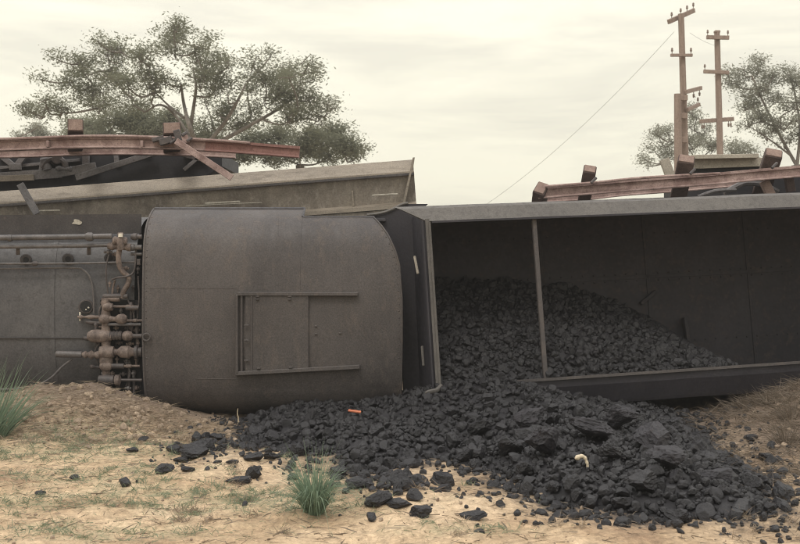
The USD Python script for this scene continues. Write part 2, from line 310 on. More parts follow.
def axis(lo, hi, step, far):
    out = [hi]
    s = step
    while out[-1] < far: s *= 1.18; out.append(out[-1] + s)
    neg = [lo]; s = step
    while neg[-1] > -far: s *= 1.18; neg.append(neg[-1] - s)
    return np.array(neg[::-1][:-1] + list(np.arange(lo, hi, step)) + out)
gx, gy = axis(-6.4, 6.4, .045, 150), axis(6.8, 16.0, .045, 150)
X, Yg = np.meshgrid(gx, gy, indexing='ij')
Zg = g(X.ravel(), Yg.ravel())
nY = len(gy); i, j = np.meshgrid(np.arange(len(gx) - 1), np.arange(nY - 1), indexing='ij')
gf = tris(np.stack([i * nY + j, (i + 1) * nY + j, (i + 1) * nY + j + 1, i * nY + j + 1], -1).reshape(-1, 4))
gv = np.stack([X.ravel(), Yg.ravel(), Zg], 1)
gm = usdkit.mesh(stage, '/World/ground', trimesh.Trimesh(gv, gf, process=False), M['ground'], True)
tag(gm.GetPrim(), kind='structure')
pts = shapely.points(gv[:, 0], gv[:, 1]); dist = np.where(shapely.contains(HEAP, pts), 0, shapely.distance(pts, HEAP))
dust = np.exp(-dist / .16) + .35 * np.exp(-dist / .6)
LEFTC = [(-1.9, 11.6, .45), (-1.35, 11.9, .5), (-1.1, 11.0, .22), (-.3, 9.9, .35), (.1, 9.6, .2), (-2.0, 11.1, .2), (2.9, 8.6, .4), (3.5, 10.5, .4)]
for cx, cy, r in LEFTC: dust = np.maximum(dust, .75 * np.exp(-((gv[:, 0] - cx) ** 2 + ((gv[:, 1] - cy) * .8) ** 2) / r ** 2))
dirt = .85 * np.exp(-((gv[:, 0] + 3.9) / 1.5) ** 2 - ((gv[:, 1] - 13.5) / .95) ** 2) + .85 * sst(3.1, 4.1, gv[:, 0]) * sst(10.0, 12.0, gv[:, 1]) + .6 * sst(13.2, 14.2, gv[:, 1])
MOSS = [(-3.3, 11.6, 1.4, .5), (-2.9, 10.3, 1.0, .35), (-2.2, 9.6, 1.1, .3), (-3.2, 9.3, .9, .3), (-1.2, 9.3, 1.2, .35), (-3.6, 12.4, .9, .4), (-2.6, 8.3, 1.4, .3), (.4, 8.2, .5, .15), (-.6, 8.9, .5, .3)]
moss = np.zeros(len(gv))
for cx, cy, rx, ry in MOSS: moss = np.maximum(moss, np.exp(-((gv[:, 0] - cx) / rx) ** 2 - ((gv[:, 1] - cy) / ry) ** 2))
moss = np.maximum(moss, sst(18, 30, np.hypot(gv[:, 0], gv[:, 1])))
api = UsdGeom.PrimvarsAPI(gm)
for nm, val in (('dust', dust), ('dirt', dirt), ('moss', .55 * moss)):
    api.CreatePrimvar(nm, T.FloatArray, 'vertex').Set(Vt.FloatArray.FromNumpy(np.clip(val, 0, 1).astype(np.float32)))

# ------------------------------------------------------------------ locomotive on its side
loco = thing('steam_locomotive', 'grey steam locomotive lying on its side with cab roof towards the viewer', 'locomotive', at(140, 400, 15.2) * [1, 1, 0])
# cab roof: an arc about the locomotive's long axis, seen from above the engine
ZC, HALF = at(0, 314, 14)[2], (at(0, 208, 14)[2] - at(0, 424, 14)[2]) / 2
def roof_pt(x, z, off=0.0):
    q = (z - ZC) / HALF
    return np.array([x, 14.0 + .16 * q ** 2 + .50 * abs(q) ** 8 - off + .022 * (float(meshkit.fbm(np.array([x * 1.5, z * 1.9, 3.0]), 3, 6)) - .5), z])
xl = at(142, 310, 14)[0]; xs = at(303, 208, 14.4)[0]; zt = at(0, 208, 14.5)[2]; zs = at(0, 217, 14.45)[2]; zb = at(0, 426, 14.4)[2]
edge_z = np.array([at(0, y, 14.3)[2] for y in (430, 400, 340, 300, 265, 250, 235, 224, 217)])
edge_x = np.array([at(x, 300, 14.15)[0] for x in (401, 402, 403, 403, 400.5, 396, 389, 381, 374)])
def right_edge(z): return float(np.interp(z, edge_z, edge_x))
vz = np.linspace(0, 1, 64)
def roof_left(u, v):
    z = zb + (zt - zb) * v; return roof_pt(xl + (xs - xl) * u, z)
def roof_right(u, v):
    z = zb + (zs - zb) * v; return roof_pt(xs + .0015 + (right_edge(z) - xs - .0015) * u, z)
put('roof_sheet', thick(sheet(roof_left, np.linspace(0, 1, 20), vz), (0, .03, 0)), M['cab'], loco, 25)
put('roof_sheet', thick(sheet(roof_right, np.linspace(0, 1, 20), vz), (0, .03, 0)), M['cab'], loco, 25)
put('gutter', tube([roof_pt(xl + .02, zt - .004, -.005), roof_pt(xs, zt - .004, -.005)], .022, 8), M['cab_dark'], loco, 40)
put('gutter', tube([roof_pt(xs, zt, 0), roof_pt(xs, zs, 0)], .016, 8), M['cab_dark'], loco, 40)
put('gutter', tube([roof_pt(xs, zs - .004, -.005), roof_pt(right_edge(zs), zs - .004, -.005)], .016, 8), M['cab_dark'], loco, 40)
zz = np.linspace(zb + .05, zt - .01, 40)
put('edge_bead', tube([roof_pt(xl + .012, z, .004) for z in zz], .014, 8), M['cab'], loco, 40)
zz = np.linspace(zb + .05, zs - .01, 50)
put('edge_bead', tube([roof_pt(right_edge(z) - .012, z, .004) for z in zz], .012, 8), M['cab'], loco, 40)
# body of the cab behind the roof
cx0, cx1 = xl + .16, at(388, 300, 14.5)[0]
put('cab_front', cbox(((cx0), 15.6, ZC), ((1, 0, 0), (0, 1, 0), (0, 0, 1)), (.02, 1.15, HALF - .12)), M['cab_dark'], loco)
put('cab_side', cbox(((cx0 + cx1) / 2, 15.6, ZC + HALF - .16), ((1, 0, 0), (0, 1, 0), (0, 0, 1)), ((cx1 - cx0) / 2 - .03, 1.1, .02)), M['cab_dark'], loco)
put('cab_side', cbox(((cx0 + cx1) / 2, 15.6, ZC - HALF + .2), ((1, 0, 0), (0, 1, 0), (0, 0, 1)), ((cx1 - cx0) / 2 - .03, 1.1, .02)), M['cab_dark'], loco)
put('cab_floor', cbox(((cx0 + cx1) / 2 + .1, 16.8, ZC), ((1, 0, 0), (0, 1, 0), (0, 0, 1)), ((cx1 - cx0) / 2, .05, HALF - .14)), M['cab_dark'], loco)
# faint lapped seams and the sliding hatch
def on_roof(px, py, off=0.0):
    for _ in range(3):
        P = at(px, py, 14.0); z = P[2]; Y = roof_pt(0, z)[1]; P = at(px, py, Y)
    return roof_pt(P[0], P[2], off)
def strip(a, b, w, off, n=10):
    """A flat strap lying on the roof between two pixels."""
    pts = [on_roof(a[0] + (b[0] - a[0]) * t, a[1] + (b[1] - a[1]) * t, off / 2) for t in np.linspace(0, 1, n)]
    return join([bar(p, q, off, w, up=(0, 0, 1) if abs(a[1] - b[1]) < abs(a[0] - b[0]) else (1, 0, 0), ch=.004) for p, q in zip(pts[:-1], pts[1:])])
for a, b in (((193, 288), (238, 288.5)), ((196, 378.5), (236, 379)), ((148, 288), (192, 288)), ((278, 214), (278, 236))):
    put('seam', strip(a, b, .010, .0025), M['cab'], loco)
hx = [(236.5, 294), (309, 294), (309, 371), (236.5, 374)]
c = [on_roof(*q, .05) for q in ((246, 295.5), (308.5, 295.5), (308.5, 370), (246, 372))]
hat = put('sliding_hatch', thick((np.array(c), np.array([[0, 3, 2], [0, 2, 1]])), (0, .045, 0)), M['cab'], loco)
for q in ((258, 296.5), (290, 296.5), (258, 299), (290, 299), (259, 368), (291, 367), (247, 325), (247, 340), (247, 360)):
    p = on_roof(*q, .058); put('bolt', cbox(p, np.eye(3), (.022 if q[0] > 250 else .03, .012, .009), .004), M['cab'], hat)
put('hatch_strap', bar(on_roof(252, 296, .056), on_roof(252, 371, .056), .012, .02, up=(1, 0, 0)), M['cab'], hat)
put('hatch_runner', bar(on_roof(238, 293.8, .03), on_roof(358, 294, .03), .07, .045), M['cab'], loco)
put('hatch_runner', bar(on_roof(236, 373.2, .03), on_roof(360, 366.5, .03), .075, .05), M['cab'], loco)
put('hatch_stop', bar(on_roof(237.5, 294.5, .035), on_roof(237.5, 373, .035), .08, .03, up=(1, 0, 0)), M['cab'], loco)
put('hatch_stop', bar(on_roof(242, 294.5, .03), on_roof(242, 372.5, .03), .04, .03, up=(1, 0, 0)), M['cab'], loco)
for q in ((316, 326), (316, 334), (340, 333)):
    put('bolt', cbox(on_roof(*q, .006), np.eye(3), (.016, .01, .009), .004), M['cab'], loco)
ringp = [on_roof(147, 337, .03) + .045 * np.array([math.cos(t), 0, math.sin(t)]) for t in np.linspace(0, 2 * math.pi, 18)]
put('lifting_lug', tube(ringp, .012, 7), M['cab'], loco, 40)
rv = []
for z in np.arange(zb + .15, zt - .1, .085):
    for x in (xl + .05, ):
        rv.append(turned(roof_pt(x, z, .0), roof_pt(x, z, .007), [(0, .009), (.7, .007), (1, .003)], 6))
    if z < zs - .1: rv.append(turned(roof_pt(right_edge(z) - .05, z, 0), roof_pt(right_edge(z) - .05, z, .007), [(0, .008), (.7, .006), (1, .003)], 6))
put('rivet_rows', join(rv), M['cab'], loco, kind='stuff')

# boiler: rounded square section along x
BX0, BX1, BY, BZ, BR = -8.6, at(138, 300, 14.5)[0], 15.58, 1.345, 1.27
def boiler_pt(x, th, off=0.0):
    c, s = math.cos(th), math.sin(th); r = (abs(c) ** 3.0 + abs(s) ** 3.0) ** (-1 / 3.0) * BR + off
    return np.array([x, BY - r * c, BZ + r * s])
ths = np.linspace(-math.pi, math.pi, 120)
cl1 = at(52, 300, 14.3)[0]
put('boiler_cladding', sheet(lambda x, t: boiler_pt(x, t), np.linspace(BX0, cl1 - .006, 20), ths[::-1]), M['boiler'], loco, True)
put('boiler_cladding', sheet(lambda x, t: boiler_pt(x, t, .005), np.linspace(cl1 + .006, BX1, 16), ths[::-1]), M['boiler'], loco, True)
put('boiler_end', turned((BX0 - .02, BY, BZ), (BX0 + .02, BY, BZ), [(0, 1.2), (1, 1.2)], 40), M['grime'], loco)
put('cladding_band', thick(sheet(lambda x, t: boiler_pt(x, t, .012), [cl1 - .03, cl1 + .03], ths[::-1]), (0, 0.001, 0)), M['boiler'], loco, 30)
zb2 = at(0, 338, 14.3)[2]
put('cladding_seam', bar([BX0, 14.304, zb2], [cl1 + 1.1, 14.304, zb2], .012, .016), M['grime'], loco)
def onb(px, py, off=0.0): return at(px, py, 14.31 - off)
# dirty plate above the pipes, with a pale splash of paint
put('running_plate', plate_px([(-60, 215.5), (141, 214), (141, 233.5), (-60, 235)], 14.42, .03), M['grime'], loco)
sp = [(77 + (4.2 + 1.2 * math.sin(3 * t) + .8 * math.cos(5 * t)) * math.cos(t), 222 + (3.2 + .8 * math.sin(2 * t + 1)) * math.sin(t)) for t in np.linspace(0, 2 * math.pi, 22)[:-1]]
put('paint_splash', plate_px(sp, 14.413, .005), M['scuff'], loco)
def pipe(name, pts, r, mat='pipe', par=None, n=10, k=None):
    P = [onb(x, y, o) for x, y, o in pts]
    P = curve(P, k or 8 * len(P)) if len(P) > 2 else P
    return put(name, tube(P, r, n), M[mat], par if par is not None else loco, 40)
sp_ = pipe('steam_pipe', [(-70, 238.5, .16), (40, 237.4, .16), (112, 236.2, .16)], .036)
put('pipe_collar', turned(onb(86, 236.8, .16), onb(93, 236.7, .16), [(0, .046), (.2, .054), (.8, .054), (1, .046)]), M['pipe'], sp_, 30)
put('pipe_collar', turned(onb(8, 238, .16), onb(12, 238, .16), [(0, .044), (1, .044)]), M['pipe'], sp_, 30)
pipe('steam_pipe', [(-70, 247.3, .13), (50, 246.3, .13), (112, 245, .13)], .027)
for x in (18, 89, ):
    put('pipe_bracket', bar(onb(x, 245, .1), onb(x, 254.5, .04), .05, .035), M['fitting_dark'], loco)
for px, py in ((26, 259.5), (68, 258.8), (110, 258)):
    w = put('washout_plug', turned(onb(px, py, -.02), onb(px, py, .012), [(0, .075), (.7, .07), (1, .06)], 20), M['grime'], loco, 30)
    put('plug_recess', turned(onb(px, py + .3, .0), onb(px, py + .3, .0145), [(0, .036), (1, .036)], 18), M['black'], w, 30)
pipe('operating_rod', [(-70, 263.7, .09), (60, 263.5, .09), (139, 262, .09)], .015)
put('rod_joint', turned(onb(32, 263.6, .09), onb(38, 263.6, .09), [(0, .02), (.3, .032), (.7, .032), (1, .02)]), M['fitting_dark'], loco, 30)
put('rod_end', cbox(onb(139, 262, .09), np.eye(3), (.025, .03, .04)), M['fitting_dark'], loco)
pipe('oil_pipe', [(-70, 269.5, .05), (0, 268.7, .05), (70, 267.8, .05), (84, 270.5, .05), (91, 280, .05), (93.5, 296, .05), (94, 313, .04)], .012, k=60)
r_ = put('gauge_ring', turned(onb(86, 306.5, -.02), onb(86, 306.5, .04), [(0, .095), (.8, .095), (1, .085)], 22), M['fitting_dark'], loco, 30)
put('dial', turned(onb(86, 306.6, .0), onb(86, 306.6, .043), [(0, .074), (1, .074)], 20), M['black'], r_)
for dx, dy in ((-3, 1.5), (0, 3), (2.5, 1.2)): put('rivet', turned(onb(86 + dx, 306.5 + dy, .04), onb(86 + dx, 306.5 + dy, .052), [(0, .012), (1, .006)], 7), M['white'], r_)
# the column of steam fittings in front of the cab
fit = loco
def body(name, a, b, prof, o, mat='fitting', o2=None, n=14):
    return put(name, turned(onb(*a, o), onb(*b, o if o2 is None else o2), prof, n), M[mat], loco, 35)
body('turret_valve', (113, 240.5), (127, 241), [(0, .04), (.15, .058), (.3, .045), (.5, .066), (.7, .045), (.85, .055), (1, .04)], .17)
body('turret_valve', (120.5, 232.5), (120.5, 250), [(0, .03), (.1, .042), (.25, .034), (.4, .05), (.8, .045), (1, .035)], .2, 'fitting')
put('valve_cap', turned(onb(120.5, 233.5, .23), onb(120.5, 237, .23), [(0, .025), (1, .03)]), M['white'], loco, 30)
body('pipe_elbow', (108, 246), (131, 247.5), [(0, .042), (.2, .055), (.3, .04), (.8, .04), (.85, .05), (1, .05)], .14)
body('union_nut', (131, 236.8), (142, 236.8), [(0, .03), (.2, .045), (.5, .045), (.6, .03), (1, .03)], .14, 'fitting_dark')
body('union_nut', (129, 247.3), (142, 247.3), [(0, .045), (.4, .045), (.5, .032), (1, .032)], .12, 'pipe')
body('union_nut', (131, 254), (142, 254), [(0, .02), (1, .02)], .1, 'pipe')
pipe('bent_pipe', [(119.5, 249, .17), (118.5, 258, .16), (120, 267, .15), (124.5, 273.5, .14), (129, 277.5, .13), (128, 284, .12), (124, 291, .11), (122, 298, .1)], .034, 'fitting')
pipe('bent_pipe', [(136, 249, .1), (135.5, 262, .12), (133.5, 272, .13), (128, 276, .16), (118, 277.5, .16), (112, 279.5, .12)], .013, 'fitting_dark', k=40)
pipe('bent_pipe', [(115, 280, .08), (113, 288, .08), (112, 297, .08)], .014, 'fitting')
body('manifold_flange', (103, 296.5), (128, 296), [(0, .03), (.1, .035), (.9, .035), (1, .03)], .1, 'fitting_dark')
body('manifold_flange', (104, 299), (120, 299), [(0, .035), (1, .035)], .1, 'fitting')
body('manifold', (105.5, 298), (106.5, 402), [(0, .05), (.05, .06), (.1, .045), (.18, .07), (.22, .05), (.4, .065), (.5, .05), (.55, .085), (.62, .085), (.66, .05), (.8, .05), (.83, .065), (1, .065)], .1, 'fitting')
def valve(y, parts, rodx0=106):
    for (x0, x1, prof, mt, dy) in parts:
        body('valve', (x0, y + dy), (x1, y + dy), prof, .13, mt)
bulb = [(0, .03), (.15, .055), (.5, .072), (.85, .055), (1, .03)]
nut = [(0, .05), (.12, .062), (.25, .05), (.38, .062), (.5, .05), (.63, .062), (.75, .05), (.88, .062), (1, .05)]
rod = [(0, .016), (.5, .016), (.52, .024), (.7, .024), (.72, .016), (1, .016)]
valve(307, [(104, 113, [(0, .045), (.5, .06), (1, .045)], 'fitting', 0), (113, 139, rod, 'fitting', -.5), (126, 139, [(0, .03), (1, .03)], 'fitting_dark', 1)])
valve(319, [(99, 110, bulb, 'fitting', 0), (110, 127, [(0, .04), (.3, .03), (.5, .06), (.8, .068), (1, .04)], 'fitting', 0), (124, 142, rod, 'fitting', 1.5), (108, 141, [(0, .02), (1, .02)], 'pipe', 5.5)])
valve(336, [(88, 112, [(0, .05), (.15, .08), (.4, .085), (.7, .08), (1, .055)], 'fitting', 0), (109, 122, nut, 'fitting_dark', -.5), (122, 133, bulb, 'fitting', 0), (130, 142, [(0, .03), (1, .03)], 'fitting_dark', 0)])
valve(352, [(100, 114, [(0, .075), (.5, .09), (1, .07)], 'fitting', 0), (113, 136, [(0, .045), (.2, .04), (.35, .075), (.7, .085), (.8, .06), (1, .05)], 'fitting', 0), (135, 142, [(0, .085), (.4, .085), (.5, .06), (1, .06)], 'fitting_dark', 0)])
valve(366, [(100, 112, bulb, 'fitting', 0), (111, 140, rod, 'fitting', 0), (112, 124, [(0, .035), (1, .035)], 'fitting_dark', 0)])
valve(380, [(99, 114, [(0, .06), (.5, .075), (1, .06)], 'fitting_dark', 0), (114, 121, [(0, .03), (.2, .07), (.8, .07), (1, .03)], 'fitting', 0), (119, 142, [(0, .018), (1, .018)], 'fitting_dark', 0)])
for x, y0, y1 in ((131, 302, 330), (137, 326, 362), (129, 360, 395), (96, 322, 348), (118, 384, 400), (134, 370, 398)):
    body('drain_pipe', (x, y0), (x, y1), [(0, .018), (.1, .03), (.2, .018), (.8, .018), (.9, .03), (1, .018)], .07, 'fitting_dark')
body('pedestal', (98, 392), (115, 392), [(0, .05), (1, .05)], .12, 'fitting')
body('pedestal', (99, 398), (114, 398), [(0, .055), (1, .055)], .12, 'fitting_dark')
body('feed_cylinder', (56, 354), (82, 354.5), [(0, .035), (.05, .043), (.95, .043), (1, .035)], .12, 'pipe')
body('feed_cylinder', (82, 354.5), (101, 355), [(0, .025), (.2, .05), (.3, .028), (.5, .06), (.65, .03), (.8, .05), (1, .05)], .12, 'fitting')
body('cock', (77.5, 317), (100, 317), [(0, .012), (.15, .028), (.3, .012), (.6, .03), (.8, .022), (1, .02)], .08, 'fitting')
for x, y, L in ((86, 322, 16), (84, 338, 12), (90, 366, 10)): body('cock', (x, y), (x + L, y + 1), [(0, .02), (.3, .035), (.6, .022), (1, .03)], .06, 'fitting_dark')
put('pipe_clip', bar(onb(80, 312, .05), onb(80, 321, .05), .02, .02), M['white'], loco)
pipe('hose', [(72, 359, .1), (62, 367, .12), (52, 377, .14), (40, 384, .16), (20, 388.5, .18), (0, 389.5, .2), (-25, 389, .2)], .016, 'pipe', k=50)
fr = np.random.default_rng(77)
for k, (x, y) in enumerate(((104, 303), (109, 312), (121, 312), (133, 313), (103, 327), (116, 328), (128, 328), (136, 330), (104, 343), (119, 343), (130, 344), (138, 344), (106, 359), (117, 360), (127, 361), (136, 360), (103, 374), (112, 373), (123, 374), (133, 374), (106, 388), (118, 390), (128, 388), (136, 388), (110, 284), (118, 289), (133, 288), (126, 268), (138, 270), (108, 252), (115, 254))):
    L1 = fr.uniform(5, 9); mt = ('fitting', 'fitting_dark', 'pipe')[fr.integers(3)]
    if fr.uniform() < .6: body('union_nut', (x - L1 / 2, y), (x + L1 / 2, y + fr.normal(0, .4)), [(0, .012), (.15, .022), (.3, .014), (.4, .03), (.7, .03), (.75, .014), (1, .018)], fr.uniform(.03, .10), mt, n=8)
    else: body('stud', (x, y - L1 / 2), (x + fr.normal(0, .4), y + L1 / 2), [(0, .012), (.2, .012), (.25, .024), (.5, .024), (.55, .012), (1, .012)], fr.uniform(.03, .10), mt, n=8)
for x0, y0, x1, y1, x2, y2 in ((104, 300, 99, 312, 103, 322), (128, 300, 134, 316, 131, 334), (101, 340, 95, 352, 99, 366), (124, 360, 130, 372, 126, 386), (110, 250, 106, 270, 108, 295), (138, 276, 139, 300, 136, 330)):
    pipe('drain_pipe', [(x0, y0, .08), (x1, y1, .11), (x2, y2, .08)], .010, 'fitting_dark', k=16, n=7)
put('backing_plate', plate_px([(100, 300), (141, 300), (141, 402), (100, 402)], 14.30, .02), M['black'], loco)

# ------------------------------------------------------------------ overturned tender
O = at(440, 388, 13.5)
th, ep, ro = 0.18967554, 0.04472741, 0.10117221
ta = np.array([math.cos(th) * math.cos(ep), math.sin(th) * math.cos(ep), math.sin(ep)])
tn = np.array([math.sin(th), -math.cos(th), 0]); tn = unit(tn - ta * (tn @ ta)); tu = np.cross(tn, ta)
tn, tu = tn * math.cos(ro) + tu * math.sin(ro), tu * math.cos(ro) - tn * math.sin(ro)
H = 2.056
def L(s, t, w=0.0): return O + s * ta + t * tu + w * tn
tender = thing('tender', 'dark overturned coal tender with its open bunker facing the viewer', 'tender', np.array([1.8, 15.0, 0.3]))
S1 = 7.6
def long(prof, s0=0.0, s1=S1):
    """A plate running the tender's length: a closed section in (t, w)."""
    return prism(prof, lambda t, w: L(s0, t, w), ta * (s1 - s0))
def wavy(prof, s0=0.0, s1=S1, amp=.022):
    '''Like long(), but knocked about a little along its length.'''
    ss_ = np.linspace(s0, s1, 60); k = meshkit.fbm(np.stack([ss_ * .9, 0 * ss_ + prof[0][0], 0 * ss_], 1), 3, 2) - .5; k2 = meshkit.fbm(np.stack([ss_ * 1.3, 0 * ss_ + 7, 0 * ss_], 1), 3, 3) - .5
    return sweep(prof, [L(q, a * amp, b * amp) for q, a, b in zip(ss_, k, k2)], [tn] * 60, [tu] * 60)
uc = wavy([(H - .01, 0.012), (H + .165, -.10), (H + .205, -.17), (H + .185, -.17), (H + .15, -.12), (H - .02, -.01)], -.03)
_v = np.array(uc.vertices); _q = (_v - O) @ ta; _t = (_v - O) @ tu
_v -= np.where(_q < .2, .34 * np.clip((_t - H + .01) / .2, 0, 1.1), 0)[:, None] * ta      # mitred end
put('upper_coping', (_v, np.array(uc.faces)), M['tender_rim'], tender)
put('coping_lip', long([(H - .035, .0), (H - .035, .03), (H - .012, .03), (H - .012, .0)], .03), M['tender'], tender)
put('upper_side', long([(H + .205, -.17), (H + .205, -2.3), (H + .185, -2.3), (H + .185, -.17)]), M['tender'], tender)
put('lower_coping', wavy([(.0, .012), (-.09, .0), (-.30, -.13), (-.335, -.16), (-.32, -.18), (-.07, -.02), (-.012, -.01)]), M['tender'], tender)
put('coping_lip', long([(.0, -.01), (.0, .035), (.035, .035), (.035, -.01)], .55), M['cab'], tender)
put('lower_side', long([(-.335, -.17), (-.335, -2.3), (-.315, -2.3), (-.315, -.17)]), M['tender'], tender)
put('bunker_floor', long([(-.30, -1.52), (H + .18, -1.52), (H + .18, -1.55), (-.30, -1.55)]), M['inside'], tender)
for k in range(3):
    s = 1.9 + 1.55 * k
    put('floor_joint', bar(L(s, -.2, -1.515), L(s, H + .15, -1.515), .012, .05, up=ta), M['inside'], tender)
put('floor_joint', bar(L(.1, 1.33, -1.515), L(S1, 1.33, -1.515), .012, .05, up=tu), M['inside'], tender)
put('floor_bracket', bar(L(3.92, .30, -1.40), L(3.92, .72, -1.45), .10, .05, up=ta), M['inside'], tender)
put('floor_bracket', bar(L(3.30, .95, -1.49), L(3.55, 1.12, -1.49), .06, .05, up=tu), M['inside'], tender)
put('tank_bottom', long([(-.30, -2.28), (H + .18, -2.28), (H + .18, -2.32), (-.30, -2.32)]), M['tender'], tender)
put('front_plate', prism([(-.30, -.02), (-.10, .0), (H - .02, 0), (H + .15, -.12), (H + .16, -2.28), (-.30, -2.28)], lambda t, w: L(-.03, t, w), ta * .03), M['tender'], tender)
put('end_plate', prism([(-.31, -.17), (0, 0), (H, 0), (H + .17, -.15), (H + .17, -2.28), (-.31, -2.28)], lambda t, w: L(S1, t, w), ta * .02), M['tender'], tender)
put('front_flange', prism([(-.02, 0), (H + .02, 0), (H + .02, .012), (-.02, .012)], lambda t, w: L(-.05, t, w), ta * .05), M['tender_rim'], tender)
put('front_flange', bar(L(-.085, 0, -.02), L(-.085, H, -.02), .07, .02, up=ta), M['tender'], tender)
put('flange_bead', tube([L(.0, -.02, .012), L(.0, H - .02, .012)], .017, 8), M['tender_rim'], tender, 40)
put('stay_bar', bar(L(1.36, .01, -.05), L(1.36, H, -.05), .05, .058, up=ta), M['cab'], tender)
# side sheets that sweep from the coping down towards the cab
ap = [(428, 204), (403, 204), (398, 206.3), (392, 209.5), (385, 212), (377, 213.8), (367, 215), (367, 222), (384, 230), (396, 250), (402, 280), (404, 412), (424, 412), (428, 380), (416, 215)]
put('front_sheet', plate_px(ap, 14.55, .05), M['tender'], tender)
apt = [np.array(at(x, y, 14.54)) for x, y in ((408, 203.2), (403, 204), (398, 206.3), (392, 209.5), (385, 212), (377, 213.8), (367, 215))]
put('sheet_bead', tube(curve(apt, 30), .016, 8), M['tender_rim'], tender, 40)
put('side_wing', thick(sheet(lambda k, d: apt[int(k)] + np.array([0, d, -.01]), range(7), [0.0, .6, 1.2, 1.8]), (0, 0, -.02)), M['tender'], tender, 30)
for (x0, y0), (x1, y1) in (((414.5, 256), (418, 274)), ((422, 346), (423.5, 366))):
    p0, p1 = at(x0, y0, 13.86), at(x1, y1, 13.80)
    put('handrail', bar(p0, p1, .03, .03, up=ta), M['pale' if y0 < 300 else 'tender_rim'], tender)
hk = [at(x, y, Yh) for x, y, Yh in ((441, 386, 13.42), (437, 390, 13.3), (431, 391.5, 13.25), (427, 393, 13.25), (425, 397, 13.3))]
put('coupling_hook', tube(curve(hk, 24), [.028] * 18 + [.024, .022, .02, .018, .015, .01], 8), M['tender_rim'], tender, 40)
rv = []
for s in np.arange(.25, S1 - .1, .16):
    for t in (1.28, 1.38, .4, 1.95): rv.append(turned(L(s, t, -1.52), L(s, t, -1.507), [(0, .013), (.7, .01), (1, .004)], 6))
put('rivet_row', join(rv), M['inside'], tender, kind='stuff')

# ------------------------------------------------------------------ wagon behind, tan side with a wide flange
def ab(x0, y0, x1, y1, Y0, Y1): return at(x0, y0, Y0), at(x1, y1, Y1)
wag = thing('open_wagon', 'long tan wagon with a wide flange lying behind the locomotive', 'wagon', np.array([-3.2, 18.5, 0.0]))
x1e, YW = 413.0, 17.5
A0, A1 = at(-160, 203, YW), at(x1e, 159, YW)
wa = unit(A1 - A0); WL = np.linalg.norm(A1 - A0)
wb = np.array([0, 1.0, 0]); wu = np.cross(wa, wb) * 1.0; wu = wu if wu[2] > 0 else -wu
def W(s, t, w): return A0 + wa * s + wu * t + np.array([0, 1.0, 0]) * w
def wlong(prof, s0=0.0, s1=WL): return prism(prof, lambda t, w: W(s0, t, w), wa * (s1 - s0))
put('top_flange', wlong([(0, .10), (-.19, -.03), (-.215, -.03), (-.215, .02), (-.03, .13)]), M['flange'], wag)
put('flange_lip', wlong([(-.215, -.035), (-.25, -.02), (-.25, .05), (-.215, .05)]), M['sole'], wag)
put('side_sheet', wlong([(-.25, .05), (-.66, .15), (-.66, .20), (-.25, .10)]), M['tan'], wag)
put('bottom_ledge', wlong([(-.655, .145), (-.70, -.0), (-.76, -.0), (-.74, .2)]), M['flange'], wag)
put('lower_side', wlong([(-.765, .03), (-2.5, .12), (-2.5, .2), (-.765, .2)]), M['tan'], wag)
put('wagon_back', wlong([(0.0, .13), (-.02, 1.7), (-2.5, 1.8), (-2.5, .2), (-.5, .25)], 0, WL - .22), M['dark'], wag)
# the end that is cut on a slant
def end_s(t): return WL + t * .33
put('end_plate', prism([(WL - .002, 0.02), (WL + .03, 0.02), (WL - .20, -.76), (WL - .24, -.76)], lambda s, t: W(s, t, -.04), (0, 1.5, 0)), M['flange'], wag)
for px in (138, 207, 283, 352, 62):
    s = (at(px, 190, YW) - A0) @ wa
    put('rib', bar(W(s, -.42 if px == 352 else -.56, .075), W(s, -.68, .09), .03, .028, up=wa), M['flange'], wag)
for x0, x1, y0, y1, wd in ((205, 240, 203.5, 201.6, .03), (186, 262, 206, 202.5, .012), (34, 60, 211, 210.3, .022), (372, 398, 195.5, 194, .026)):
    p0, p1 = at(x0, y0, YW - .02), at(x1, y1, YW - .02)
    put('bare_scuff', bar(p0, p1, .03, wd, ch=.012), M['scuff'], wag)

# dark underframe behind the rail
und = thing('wagon_underframe', 'black wagon underframe with diagonal braces behind the left rusty rail', 'wagon', np.array([-5.4, 19.5, 0.0]))
YU = 18.4
put('floor', plate_px([(-160, 150), (205, 150), (222, 153), (222, 166), (205, 176), (40, 196), (-160, 214)], YU, 1.9), M['dark'], und)
def ubar(a, b, w, mat='sole', o=.06, d=.06): return put('brace' if w < .13 else 'sole_bar', bar(at(*a, YU - o), at(*b, YU - o), d, w), M[mat], und)
ubar((-120, 186.5), (62, 173), .16, o=.1)
ubar((58, 173.5), (96, 166.5), .14, o=.11)
ubar((-60, 181), (34, 177.5), .10, 'flange', o=.16)
ubar((86, 150), (86, 171), .11, o=.05)
ubar((154, 153), (76, 178), .10, o=.14)
ubar((0, 155), (14.5, 166.5), .09, o=.05); ubar((27, 153), (16, 166.5), .09, o=.08)
put('gusset', cbox(at(15.5, 167, YU - .12), np.eye(3), (.1, .02, .05)), M['sole'], und)
ubar((44, 151), (41, 172), .07, o=.04); ubar((116, 150.5), (117, 164), .08, o=.04); ubar((150, 152), (118, 151), .05, o=.05); ubar((206, 152), (184, 170), .06, o=.05); ubar((0, 168), (80, 160), .05, o=.03)
ubar((183, 154), (206, 160), .10, o=.05, mat='fitting_dark')
gear = [at(x, y, YU - .12) for x, y in ((42, 168), (48, 160), (56, 158), (64, 162), (66, 168))]
put('brake_gear', tube(curve(gear, 20), .05, 8), M['fitting_dark'], und, 40)
put('brake_gear', turned(at(44, 155, YU - .1), at(48, 170, YU - .1), [(0, .05), (.3, .09), (.6, .06), (1, .08)]), M['sole'], und, 40)
